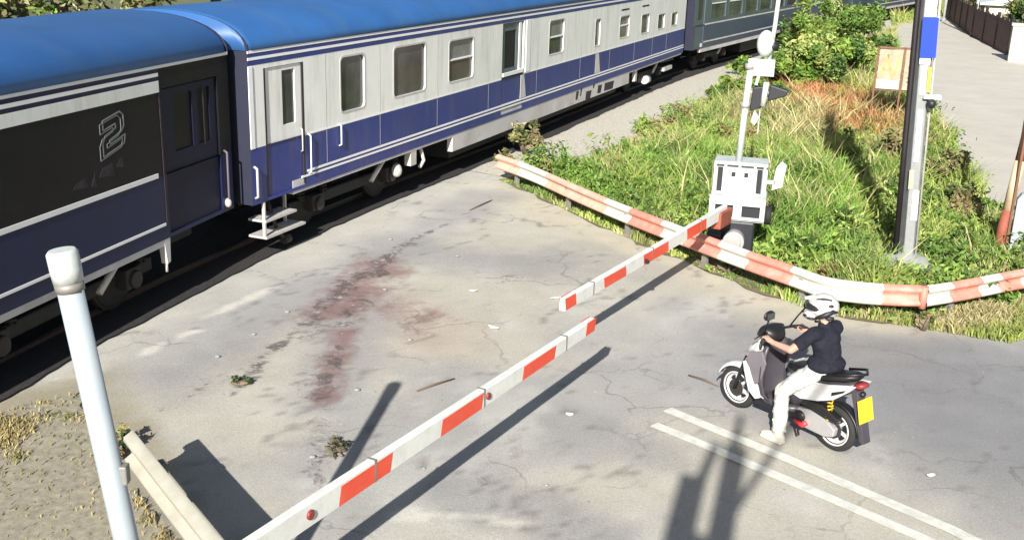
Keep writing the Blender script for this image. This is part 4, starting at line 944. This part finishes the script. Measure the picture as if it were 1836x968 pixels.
sh = MB(); capsule(sh, pel+Vector((0,0,.03)), wai, .140, .135); sh.ell(pel+Vector((-.01,0,.035)), (.185,.215,.10)); capsule(sh, wai, che, .138, .146); sh.ell(che, (.125,.19,.155)); capsule(sh, che+Vector((.01,0,.06)), nek-Vector((.0,0,.02)), .105, .07)
for s_, e_, sd in ((shL,elL,1),(shR,elR,-1)):
    capsule(sh, che+Vector((0,sd*.08,.06)), s_, .085, .075); sh.tube([s_, s_.lerp(e_,.35), s_.lerp(e_,.72)], [.072,.068,.066], 16)
fuse('shirt', sh, M['shirt'], rd, .009, 4, .035, .13)
tr = MB(); tr.ell(pel+Vector((-.005,0,-.03)), (.150,.186,.10)); capsule(tr, pel, pel+Vector((-.01,0,.02)), .130, .125)
for h_, k_, a_ in ((hipL,kneL,ankL),(hipR,kneR,ankR)):
    capsule(tr, h_, k_, .105, .082); capsule(tr, k_, k_.lerp(a_,.4), .080, .076); tr.tube([k_.lerp(a_,.4), k_.lerp(a_,.75), k_.lerp(a_,.97)], [.076,.072,.070], 16)
    for f in (.25,.5,.7): tr.ell(k_.lerp(a_,f)+Vector((.02,.0,0)), (.072,.074,.022))
fuse('trousers', tr, M['trousers'], rd, .009, 3, .045, .10)
for a_, nm in ((ankL,0),(ankR,1)):
    z0 = -.10 if nm == 0 else -.075
    s_ = MB(); s_.ell(a_+Vector((-.015,0,z0+.055)), (.060,.045,.055)); s_.ell(a_+Vector((.09,.01,z0+.045)), (.115,.050,.045)); s_.ell(a_+Vector((.15,.012,z0+.038)), (.065,.048,.038)); capsule(s_, a_+Vector((0,0,-.03)), a_+Vector((0,0,.02)), .05, .05)
    s_.box(a_.x-.07,a_.x+.20,a_.y-.035,a_.y+.055,a_.z+z0,a_.z+z0+.03)
    fuse('shoe', s_, M['shoe'], rd, .007, 3)
# helmet turned a little to the road ahead
he = MB(); he.ell(hed+Vector((-.012,0,.012)), (.158,.134,.142)); he.ell(hed+Vector((.090,0,-.085)), (.092,.090,.055)); he.ell(hed+Vector((-.03,0,-.06)), (.115,.112,.07)); capsule(he, hed+Vector((.09,0,.10)), hed+Vector((.17,0,.085)), .03, .018)
hm = fuse('helmet', he, M['helmet'], rd, .007, 4)
vz = MB(); vz.ell(hed+Vector((.042,0,.012)), (.128,.126,.060)); vz.build('visor', M['visor'], hm)
dg_ = MB()
for sd in (1,-1):
    dg_.tube([hed+Vector((-.15,sd*.045,-.02)), hed+Vector((-.10,sd*.102,.0)), hed+Vector((-.03,sd*.128,-.035)), hed+Vector((.06,sd*.108,-.085))], [.012,.026,.030,.014], 8)
    dg_.ell(hed+Vector((-.075,sd*.090,-.075)), (.05,.035,.022)); dg_.ell(hed+Vector((-.07,sd*.100,.055)), (.035,.025,.018)); dg_.ell(hed+Vector((.10,sd*.070,-.10)), (.045,.03,.018))
    dg_.tube([hed+Vector((-.08,sd*.075,.105)), hed+Vector((.0,sd*.085,.115)), hed+Vector((.07,sd*.07,.10))], [.010,.016,.008], 8)
dg_.build('graphic', M['sigblack'], hm)
vt = MB()
for sd in (1,-1): vt.ell(hed+Vector((.155,sd*.045,-.085)), (.03,.03,.016))
vt.build('vent', M['visor'], hm)
hm.matrix_local = Matrix.Translation(hed) @ Matrix.Rotation(R(38), 4, 'Z') @ Matrix.Translation(-hed)
st_ = MB(); capsule(st_, hed+Vector((.01,.10,-.12)), hed+Vector((.05,.0,-.155)), .012, .012, 8); st_.build('chin_strap', M['rubber'], hm)

# ------------------------------------------------------------------ vegetation
def leaves(cx, cy, cz, n, size, cols, shape=None, seed=1, flat=.3):
    'arrays of leaf quads at given centres'
    r = np.random.default_rng(seed)
    d1 = r.normal(size=(n,3)); d1[:,2] *= .7; d1 /= np.linalg.norm(d1, axis=1)[:,None]
    d2 = r.normal(size=(n,3)); d2 -= (d2*d1).sum(1)[:,None]*d1; d2 /= np.linalg.norm(d2, axis=1)[:,None]
    s = size*(.6+.8*r.random(n))[:,None]; P = np.stack([cx,cy,cz], -1)
    V = np.stack([P-d1*s, P+d2*s*.42, P+d1*s, P-d2*s*.42], 1).reshape(-1,3)
    F = np.arange(4*n).reshape(-1,4); Cc = np.repeat(cols, 4, axis=0)
    return V, F, Cc
def blob_points(c, rad, n, clumps, seed):
    'points in clumps inside an uneven ellipsoid'
    r = np.random.default_rng(seed); d = r.normal(size=(clumps,3)); d /= np.linalg.norm(d, axis=1)[:,None]; d[:,2] = np.where(d[:,2] < -.4, -d[:,2]*.5, d[:,2])
    q = d*(r.random(clumps)**.45)[:,None]*np.array(rad)*(.72+.4*r.random(clumps))[:,None]
    k = r.integers(0, clumps, n); cr = np.array(rad).mean()*.24*(.6+.9*r.random(clumps))
    p = r.normal(size=(n,3)); p /= np.linalg.norm(p, axis=1)[:,None]; p *= (r.random(n)**.5)[:,None]*cr[k][:,None]
    return q[k]+p+np.array(c), k
def pal(cols, k, n, seed, var=.25):
    r = np.random.default_rng(seed); cc = np.array(cols); nk = k.max()+1
    base = cc[r.integers(0, len(cc), nk)]; return base[k]*(1+var*(r.random((n,1))*2-1))*(1+.12*(r.random((n,3))*2-1))
GREEN = [(.09,.16,.026),(.13,.21,.035),(.06,.11,.022),(.18,.25,.05)]
BRIGHT = [(.13,.22,.035),(.19,.28,.05),(.09,.16,.027),(.26,.32,.085),(.05,.10,.02)]
DARK = [(.03,.055,.02),(.045,.075,.022),(.06,.09,.03)]
OLIVE = [(.13,.14,.05),(.19,.18,.07),(.09,.105,.035),(.22,.19,.09)]
def shrub(name, label, base, rad, n, cols, size, seed, group=None, clumps=26, lift=.55):
    root = thing(name, label, 'shrub', base, 0, group)
    P, k = blob_points((0,0,rad[2]*lift), rad, n, clumps, seed); P[:,2] = np.abs(P[:,2])+.03
    V, F, Cc = leaves(P[:,0],P[:,1],P[:,2],n,size,pal(cols,k,n,seed),seed=seed)
    np_mesh('foliage', V, F, M['leaf'], Cc, parent=root)
    r = random.Random(seed); q = MB()
    for i in range(6):
        a = r.uniform(0, 2*PI); q.tube([(0,0,0),(.3*rad[0]*math.cos(a),.3*rad[1]*math.sin(a),rad[2]*.5),(.7*rad[0]*math.cos(a),.7*rad[1]*math.sin(a),rad[2]*1.0)], [.035,.025,.01], 7)
    q.build('stem', M['bark'], root); return root
def tree(label, base, h, cr, n, cols, seed, cat='tree', group=None, low=.35, name='broadleaf_tree', size=.13):
    root = thing(name, label, cat, base, random.Random(seed).uniform(0,6), group); r = random.Random(seed); q = MB()
    q.tube([(0,0,-.05),(.06,.03,h*.3),(-.05,.08,h*.6),(.05,.0,h*.95)], [h*.030,h*.023,h*.016,h*.005], 10)
    for i in range(7):
        a = i*2.4+r.uniform(-.3,.3); z = h*(low*.8+.5*i/7); l = cr*r.uniform(.5,.9); q.tube([(0,.05,z),(l*.5*math.cos(a),l*.5*math.sin(a),z+l*.3),(l*math.cos(a),l*math.sin(a),z+l*.7)], [h*.012,h*.008,h*.003], 7)
    q.build('trunk', M['bark'], root)
    P, k = blob_points((0,0,h*(low+(1-low)*.5)), (cr,cr,h*(1-low)*.55), n, 46, seed)
    V, F, Cc = leaves(P[:,0],P[:,1],P[:,2],n,size,pal(cols,k,n,seed),seed=seed); np_mesh('crown', V, F, M['leaf'], Cc, parent=root); return root

# --- grass of the verge: single blades, colour and height following patches
def blades(name, label, P, n, hfun, cfun, wmul=1.0, seed=3, cat='grass', near=None):
    r = np.random.default_rng(seed); pts = []; poly = [(p[0],p[1]) for p in P]; xs_ = [p[0] for p in poly]; ys_ = [p[1] for p in poly]; tot = 0
    while tot < n:
        m_ = 200000; x = r.uniform(min(xs_), max(xs_), m_); y = r.uniform(min(ys_), max(ys_), m_)
        k = inpoly(x, y, poly) & (r.random(m_) < np.clip((22/np.maximum(y,8))**1.3, 0, 1)); x, y = x[k], y[k]; pts.append(np.stack([x,y],1)); tot += len(x)
    p = np.concatenate(pts)[:n]; x, y = p[:,0], p[:,1]
    h, keep = hfun(x, y, r); x, y, h = x[keep], y[keep], h[keep]; n = len(x)
    a = r.uniform(0, 2*PI, n); b = r.uniform(0, 2*PI, n); bend = h*r.uniform(.15,.75,n); w = (.006+.010*r.random(n))*wmul*(1+.02*np.maximum(y-15,0))
    dx, dy = np.cos(a), np.sin(a); ex, ey = np.cos(b)*w, np.sin(b)*w; z0 = .012
    V = np.zeros((n,6,3)); 
    for i, (t, ww) in enumerate(((0,1),(.55,.85),(1,.12))):
        cx, cy, cz = x+dx*bend*t*t, y+dy*bend*t*t, z0+h*(t-.18*t*t)
        V[:,2*i] = np.stack([cx-ex*ww, cy-ey*ww, cz], 1); V[:,2*i+1] = np.stack([cx+ex*ww, cy+ey*ww, cz], 1)
    o = (np.arange(n)*6)[:,None]; F = np.concatenate([o+np.array([0,1,3,2]), o+np.array([2,3,5,4])])
    col = cfun(x, y, h, r); ob = np_mesh(name, V.reshape(-1,3), F, M['grass'], np.repeat(col, 6, axis=0))
    return tag(ob, label, cat, None, 'stuff')
straw = np.array([.40,.35,.17]); gy = np.array([.29,.35,.085]); gg = np.array([.17,.29,.05]); gd = np.array([.06,.125,.025]); oran = np.array([.40,.16,.075])
def lerp_(a, b, t): return a*(1-t[:,None])+b*t[:,None]
orc = gp(1465,195); orc2 = gp(1390,240)
def gh(x, y, r):
    n_ = fbm(x, y, .55, 5); n2_ = fbm(x, y, 1.7, 6)
    d_rail = np.full(len(x), 9.0)
    for a, b in zip(far_rail[:-1], far_rail[1:]): d_rail = np.minimum(d_rail, seg_d(x, y, (a.x,a.y), (b.x,b.y))[0])
    for a, b in zip(right_rail[:3], right_rail[1:4]): d_rail = np.minimum(d_rail, seg_d(x, y, (a.x,a.y), (b.x,b.y))[0])
    d_tr = np.full(len(x), 9.0)
    for a, b in zip(et[:-1], et[1:]): d_tr = np.minimum(d_tr, seg_d(x, y, (a.x,a.y), (b.x,b.y))[0])
    h = .14+.66*sstep(.25,.62,n_)*(.6+.8*n2_)
    h *= .30+.70*sstep(.1,1.6,d_rail); h *= .25+.75*sstep(.1,1.4,d_tr+.5*(n2_-.5))
    h += .7*np.exp(-((x-orc.x)**2/2.5+((y-orc.y)/2)**2/6))*n2_
    sp_ = np.hypot(x-pb.x, y-pb.y+.25); h *= .15+.85*sstep(.30,.8,sp_)
    sx = np.hypot(x-sg.x, y-sg.y); h *= .35+.65*sstep(.5,1.3,sx)
    pxx = 918+FPX*(x*CR.x)/(y*.95+1.5); rgt = sstep(5.6,7.2,x)*(1-sstep(19,24,y)); h *= 1-.45*rgt
    ck = vnoise(x, y, 2.3, 71); h *= .40+.65*sstep(.40,.85,ck)
    tall = r.random(len(x)) > .985; h = np.where(tall, h*1.2+.30*sstep(.3,1.2,np.minimum(d_rail,d_tr)), h)
    keep = r.random(len(x)) < (.35+.65*sstep(.25,.5,n2_+.25*sstep(0,1.5,np.minimum(d_rail,d_tr))))
    return h*(.6+.7*r.random(len(x))), keep
def gc(x, y, h, r):
    n_ = fbm(x, y, .42, 15); n2_ = fbm(x, y, 1.3, 17); n3_ = fbm(x, y, .8, 29)
    c = lerp_(gg, gy, sstep(.40,.62,n_)); c = lerp_(c, gd, sstep(.52,.66,n2_)*.75); c = lerp_(c, gd*1.2, sstep(.5,.8,vnoise(x,y,1.9,88))*.5); c = lerp_(c, straw, sstep(.54,.70,n3_)*.5)
    c = lerp_(c, oran*(.8+.5*n2_[:,None]), np.clip(1.6*np.exp(-((x-orc.x)**2/2.5+((y-orc.y)/2)**2/6))*sstep(.30,.5,n3_*.4+n2_*.6), 0, .92))
    c = lerp_(c, straw*.8, np.clip(1.2*np.exp(-((x-orc2.x)**2/2+(y-orc2.y)**2/9))*sstep(.3,.55,n2_), 0, .8))
    k = r.random(len(x)); c = np.where(((k > .95)|(h > 1.0))[:,None], straw*(.8+.5*r.random((len(x),1))), c)
    dts = 1-sstep(.0,1.0,np.min([seg_d(x, y, (a.x,a.y), (b.x,b.y))[0] for a, b in zip(et[:-1], et[1:])], axis=0)); c = lerp_(c, straw*.85, dts*.8)
    return c*(.75+.5*r.random((len(x),1)))
blades('grass', 'mixed green and straw grass filling the strip between the tracks and the side street', GRASS, 150000, gh, gc)
# dry grass in front of the right guardrails
dryP = [(4.5,14.35),(5.2,14.5),(5.85,14.45),(7.7,15.3),(9,16),(9.4,14.9),(7.4,13.9),(6.6,13.35),(5.7,13.75),(5.0,14.05)]
blades('dry_grass', 'straw coloured dry grass under the bend of the red and white guardrail', dryP, 7000, lambda x, y, r: ((.05+.25*fbm(x,y,1.2,8))*(.5+.8*r.random(len(x))), r.random(len(x)) < sstep(.35,.6,fbm(x,y,1.5,9))+.08), lambda x, y, h, r: lerp_(straw*.85, gy*.7, sstep(.52,.66,fbm(x,y,.9,19)))*(.7+.6*r.random((len(x),1))), seed=9)
blades('dry_grass', 'sparse yellowed grass on the dirt around the leaning white post', [p for p in dirt if p[1] > 2], 60000, lambda x, y, r: ((.015+.09*fbm(x,y,1.3,8))*(.4+.8*r.random(len(x))), (r.random(len(x)) < .9*sstep(.44,.60,fbm(x,y,1.6,39))+.03) & (y > 3.0)), lambda x, y, h, r: lerp_(np.array([.33,.27,.12]), np.array([.17,.17,.06]), sstep(.45,.65,fbm(x,y,1.6,49)))*(.5+.8*r.random((len(x),1))), wmul=.6, seed=11)
# leafy weeds mixed into the grass
r_ = np.random.default_rng(21); cen = []
poly = [(p[0],p[1]) for p in GRASS]
while len(cen) < 420:
    x = r_.uniform(-.5,14); y = 14.5+44*r_.random()**1.6
    if inpoly(np.array([x]), np.array([y]), poly)[0] and math.hypot(x-sg.x, y-sg.y) > .9 and math.hypot(x-pb.x, y-pb.y+.3) > .85 and min((Vector((x,y,0))-Vector((a.x,a.y,0))).length for a in far_rail) > .55: cen.append((x,y))
cen = np.array(cen); n = 52000; k = r_.integers(0, len(cen), n); hh_ = r_.uniform(.15,.55,len(cen)); rr = r_.uniform(.12,.45,len(cen))
P = np.stack([cen[k,0]+r_.normal(size=n)*rr[k]*.6, cen[k,1]+r_.normal(size=n)*rr[k]*.6, .04+r_.random(n)*hh_[k]], 1)
V, F, Cc = leaves(P[:,0],P[:,1],P[:,2],n,.055,pal(GREEN+BRIGHT+[(.22,.15,.07)],k,n,5),seed=8)
tag(np_mesh('weeds', V, F, M['leaf'], Cc), 'low leafy weeds growing among the grass of the verge', 'weeds', None, 'stuff')

# bushes of the embankment
shr = [(1425,165,(1.45,1.5,1.45),6000,BRIGHT,'large bright green bush right behind the signal bell'),
       (1505,150,(1.4,1.5,1.5),6000,BRIGHT,'wide bright green bush left of the notice board frame, rightmost of the near pair'),
       (1335,190,(1.3,.9,.6),3000,GREEN,'low dark green bush at the gravel edge left of the signal lamp'),
       (1330,135,(.5,.6,.4),900,GREEN,'small round bush between the gravel path and the signal mast'),
       (1455,95,(1.7,1.8,1.5),4500,GREEN,'mid green bush below the farthest coach'),
       (1530,95,(1.7,1.8,2.0),5000,BRIGHT,'yellow green tall bush beside the pale street'),
       (1500,40,(1.6,2,1.4),2600,OLIVE,'olive bush at the top edge where the train disappears'),
       (1548,34,(1.6,2,2.3),2600,GREEN,'green bush at the top edge beside the dark tree')]
for i, (px, py, rad, n, cols, lab) in enumerate(shr):
    shrub('bush', lab, gp(px,py), rad, n, cols, .10 if py > 80 else .13, 40+i, 'bushes on the embankment')
shrub('weed_clump', 'tall pale weed tuft at the track edge above the end of the long guardrail', gp(940,278), (.40,.40,.55), 700, OLIVE+[(.30,.28,.16)], .07, 61, 'weed clumps', 14, .5)
shrub('weed_clump', 'smaller grey-green weed tuft beside the gravel, next to the tall pale tuft', gp(905,292), (.22,.22,.28), 300, OLIVE, .06, 62, 'weed clumps', 10, .5)
shrub('weed_clump', 'dry brown weed clump between the notice frame and the concrete pole', gp(1590,300), (.45,.6,.75), 1100, OLIVE+[(.17,.12,.06),(.30,.24,.12)], .08, 63, 'weed clumps', 16, .5)
shrub('weed_clump', 'olive weed clump right of the concrete pole at the street edge', gp(1690,345), (.5,.5,.6), 1200, OLIVE, .07, 64, 'weed clumps', 16, .5)
shrub('weed_clump', 'brownish weed clump on the street side, farther right of the pole', gp(1728,385), (.35,.35,.45), 700, OLIVE+[(.24,.19,.09)], .07, 65, 'weed clumps', 12, .5)
shrub('weed_clump', 'green weed tuft at the foot of the rusty post', gp(1800,480), (.22,.2,.2), 350, GREEN, .05, 66, 'weed clumps', 10, .5)
shrub('weed_clump', 'dry tuft with broken stems at the junction of the two guardrails', gp(1655,592), (.18,.16,.22), 260, OLIVE+[(.10,.07,.04)], .05, 67, 'weed clumps', 9, .5)
shrub('weed_clump', 'green weed below the long guardrail where the short boom shadow meets it', gp(1305,490), (.30,.18,.14), 380, GREEN, .05, 68, 'weed clumps', 10, .5)
shrub('weed_clump', 'dark flattened weed in the road left of the reddish stain', gp(430,688), (.17,.09,.03), 130, DARK+[(.10,.085,.06)], .028, 69, 'weed clumps', 8, .5)
shrub('weed_clump', 'ragged weed in the road below the reddish stain', gp(600,810), (.16,.34,.03), 150, [(.10,.10,.05),(.14,.13,.08),(.07,.07,.04)], .026, 70, 'weed clumps', 9, .5)
shrub('weed_clump', 'dusty weed at the foot of the cream guardrail beside the white post', gp(218,812), (.16,.2,.14), 260, OLIVE+DARK, .04, 71, 'weed clumps', 9, .5)

# trees behind the train at the upper left
TG = 'trees behind the train'
for i, (x, y, h, cr, cols, lab) in enumerate([(-15.6,30,7.5,2.2,GREEN,'green tree above the dark coach roof, leftmost of the row'),(-13.6,33,8,2.0,OLIVE,'olive tree with a pale trunk, second in the row above the dark coach roof'),(-12.6,28,6.5,1.7,DARK,'dark tree with bare lower trunk in the middle of the row above the roof'),(-12.0,36,8,2.2,GREEN,'tall green tree set farther back in the row above the roof'),(-10.6,31,7,1.9,OLIVE,'olive tree right of the dark trunk above the roof'),(-9.6,35,7.5,2.1,DARK,'dark green tree near the right end of the row above the roof'),(-8.0,38,7.5,2.3,GREEN,'rightmost green tree of the row above the roof')]):
    tree(lab, (x,y,0), h, cr, 5200, cols+(OLIVE if i % 2 else BRIGHT), 80+i, group=TG, low=.16, size=.14)
for i, (x, y) in enumerate([(-15,26.5),(-12.6,25.5),(-10.4,27.5)]):
    shrub('bush', ['pale dry bush under the leftmost tree above the coach roof','grey-green bush between the trunks above the coach roof','yellowish bush under the right end of the tree row above the roof'][i], (x,y,0), (1.7,1.2,2.5), 3000, OLIVE+[(.30,.27,.17)], .12, 95+i, 'bushes behind the train')

# ------------------------------------------------------------------ far end of the street
fa = [gp(1694,30), gp(1742,66), gp(1806,100)]
fn = thing('board_fence', 'brown board fence along the far right side of the street', 'fence', fa[0]); fo_ = fa[0]
P = []
for a, b in zip(fa[:-1], fa[1:]):
    nseg = max(1, int((b-a).length/3.2))
    for k in range(nseg): P.append(a.lerp(b, k/nseg))
P.append(fa[-1])
for i, (a, b) in enumerate(zip(P[:-1], P[1:])):
    q = MB(); a_, b_ = a-fo_, b-fo_; d = (b_-a_).normalized(); nb = 9
    for k in range(nb):
        t0, t1_ = (k+.04)/nb, (k+.96)/nb; hh = 1.55+.05*math.sin(i*3+k*2.1); q.bar(a_.lerp(b_,(t0+t1_)/2), a_.lerp(b_,(t0+t1_)/2)+Vector((0,0,hh)), (b_-a_).length*(t1_-t0), .03, up=(-d.y,d.x,0))
    q.bar(a_+Vector((0,0,.4)), b_+Vector((0,0,.4)), .05, .08); q.bar(a_+Vector((0,0,1.3)), b_+Vector((0,0,1.3)), .05, .08)
    q.build('board_panel', M['fence'], fn)
for p in P: 
    q = MB(); q.bar(p-fo_, p-fo_+Vector((0,0,1.75)), .12, .12, up=(1,0,0)); q.build('post', M['darkpipe'], fn)
gpil = gp(1827,112); gt = thing('gate_pillar', 'pale masonry gate pillar at the near end of the brown fence', 'pillar', gpil, R(-20))
q = MB(); q.box(-.48,.65,-.25,.25,0,1.55); q.build('shaft', M['masonry'], gt, .02); q = MB(); q.box(-.54,.71,-.31,.31,1.55,1.66); q.build('coping', M['masonry'], gt, .02)
for lab, p, h in (('thin pale lamp post standing in front of the brown fence', gp(1744,66), 5.5), ('thin white post at the far end of the brown fence, right of the concrete pole', gp(1691,40), 5.0)):
    t = thing('thin_post', lab, 'post', p, 0, 'thin posts along the street')
    q = MB(); q.tube([(0,0,0),(0,0,h)], [.09,.07], 12); q.build('shaft', M['sigwhite'], t); q = MB(); q.tube([(0,0,0),(0,0,.25)], .14, 12); q.build('base', M['concrete'], t)
    q = MB(); q.tube([(0,0,h-.05),(0,-.5,h+.1),(0,-.9,h+.12)], .03, 8); q.build('arm', M['sigwhite'], t)
shd = Vector((29.5,66,0)); sh_ = thing('garden_shed', 'low pale roofed shed behind the brown fence', 'shed', shd, R(-18))
q = MB(); q.box(-2.0,2.0,-1.5,1.5,0,1.5); q.build('wall', M['masonry'], sh_); q = MB(); q.prism([(-2.3,1.5),(2.3,1.5),(2.3,1.62),(0,2.05),(-2.3,1.62)], lambda p: (p[0],-1.8,p[1]), lambda p: (p[0],1.8,p[1])); q.build('roof', M['shedroof'], sh_); q = MB(); q.box(-.5,.4,-1.53,-1.5,.02,1.4); q.build('door', M['fence'], sh_)
shrub('bush', 'dark green shrub overhanging the pillar at the top right corner', gp(1832,85)+Vector((1.2,2.2,0)), (1.5,1.5,2.6), 3600, DARK+GREEN, .13, 101, 'garden shrubs behind the fence')
shrub('bush', 'mid green shrub behind the brown fence left of the shed roof', gp(1735,40)+Vector((2.2,2,0)), (2.0,2,1.9), 2200, GREEN+OLIVE, .15, 102, 'garden shrubs behind the fence')
shrub('bush', 'olive shrub behind the brown fence in front of the pillar bush', gp(1790,80)+Vector((2.0,2,0)), (1.6,1.6,1.5), 2200, OLIVE, .14, 103, 'garden shrubs behind the fence')
tree('dark green tree shading the parked car at the top of the street', gp(1568,12), 5.0, 2.6, 4200, DARK+GREEN, 110, low=.12, size=.16)
tree('broad green tree at the end of the street behind the concrete pole', gp(1660,-12), 6.0, 2.6, 3800, GREEN, 111, low=.15, size=.16)
# dark car half hidden by the tree
cp = gp(1582,50); cr_ = thing('parked_car', 'dark car parked under the tree at the far left side of the street', 'car', cp+Vector((-.9,.8,0)), R(-16))
def carbox(name, secs, m): 
    q = MB(); q.loft([sring_c(*s_) for s_ in secs]); return q.build(name, M[m], cr_)
def sring_c(y, z0, z1, hw):
    n = 20; out = []
    for k in range(n):
        a = 2*PI*k/n; c, s = math.cos(a), math.sin(a); out.append((hw*math.copysign(abs(c)**.5, c), y, (z0+z1)/2+(z1-z0)/2*math.copysign(abs(s)**.5, s)))
    return out
carbox('body', [(-2.1,.40,.72,.72),(-1.95,.25,.88,.82),(-1.0,.22,.95,.86),(1.2,.22,.96,.86),(2.0,.26,.86,.80),(2.15,.40,.74,.70)], 'cardark')
cb = carbox('cabin', [(-1.75,.85,1.0,.62),(-1.2,.85,1.40,.66),(.2,.85,1.44,.68),(.8,.85,1.2,.66),(1.2,.85,.95,.66)], 'cardark')
q = MB(); q.prism([(-1.1,.97),(.1,.97),(.1,1.32),(-1.0,1.32)], lambda p: (-.705,*p), lambda p: (-.66,*p)); q.prism([(-1.1,.97),(.1,.97),(.1,1.32),(-1.0,1.32)], lambda p: (.66,*p), lambda p: (.705,*p)); q.build('side_window', M['carglass'], cb)
q = MB(); q.add([(-.52,-1.80,1.0),(.52,-1.80,1.0),(.5,-1.32,1.36),(-.5,-1.32,1.36)], [(0,1,2,3)]); q.build('rear_window', M['carglass'], cb)
for x in (-.74,.74):
    for y in (-1.3,1.35):
        q = MB(); q.tube([(x-.1,y,.31),(x+.1,y,.31)], .31, 20); w = q.build('wheel', M['tyre'], cr_); q = MB(); q.tube([(x-.11,y,.31),(x+.11,y,.31)], .18, 16); q.build('hubcap', M['alu'], w)
    q = MB(); q.box(x*.8-.12,x*.8+.12,-2.09,-2.0,.66,.78); q.build('tail_light', M['lampred'], cr_)

# ------------------------------------------------------------------ litter on the road
def scrap(lab, p, l, w, rz, seed):
    r = random.Random(seed); mb = MB(); P = []
    for k in range(7):
        a = 2*PI*k/7; P.append((l*math.cos(a)*r.uniform(.7,1.1), w*math.sin(a)*r.uniform(.7,1.1)))
    mb.prism(P, lambda q: (q[0],q[1],.008+.02*abs(q[0])/l), lambda q: (q[0],q[1],.012+.02*abs(q[0])/l)); o = mb.build('paper_scrap', M['paper']); o.location = p; o.rotation_euler[2] = rz; tag(o, lab, 'litter', 'paper scraps on the road')
scrap('white paper scrap lying between the short boom tip and the reddish stain', gp(885,589), .11,.035, -.6, 1)
scrap('small white scrap farther up the road, left of the short boom tip', gp(848,523), .06,.035, .2, 2)
scrap('white scrap on the dark asphalt at the lower right', gp(1668,854), .06,.03, .3, 3)
scrap('tiny white scrap on the road beside the foreground boom shadow', gp(1022,745), .05,.035, 0, 4)
scrap('pale flat scrap on the road near the tips of the booms', gp(998,536), .10,.03, .3, 5)
for lab, a, b in (('dark stick lying on the road in front of the scooter', gp(1234,674), gp(1288,694)), ('thin twig on the road beside the shadow of the white post', gp(748,702), gp(815,680)), ('thin stick on the pale ground at the end of the long guardrail', gp(842,378), gp(882,360))):
    mb = MB(); mid = a.lerp(b,.5)+Vector((0,0,.015)); mb.tube([a+Vector((0,0,.012)), mid+Vector((.01,.01,.005)), b+Vector((0,0,.012))], [.010,.014,.007], 7); tag(mb.build('stick', M['twig']), lab, 'stick', 'sticks on the road')
r2 = random.Random(5); PX = [(455,600),(690,520),(735,610),(515,560),(390,640),(640,700),(760,840),(905,500),(700,430),(820,460),(560,820),(980,870)]
for i, (x, y) in enumerate(PX):
    mb = MB(); s_ = r2.uniform(.02,.04); p = gp(x,y); mb.ell((0,0,s_*.3), (s_,s_*.8,s_*.45), 0, 8, 5); o = mb.build('pebble', M['concrete']); o.location = p; tag(o, 'small grey pebble lying loose on the crossing surface', 'pebble', 'pebbles on the crossing')
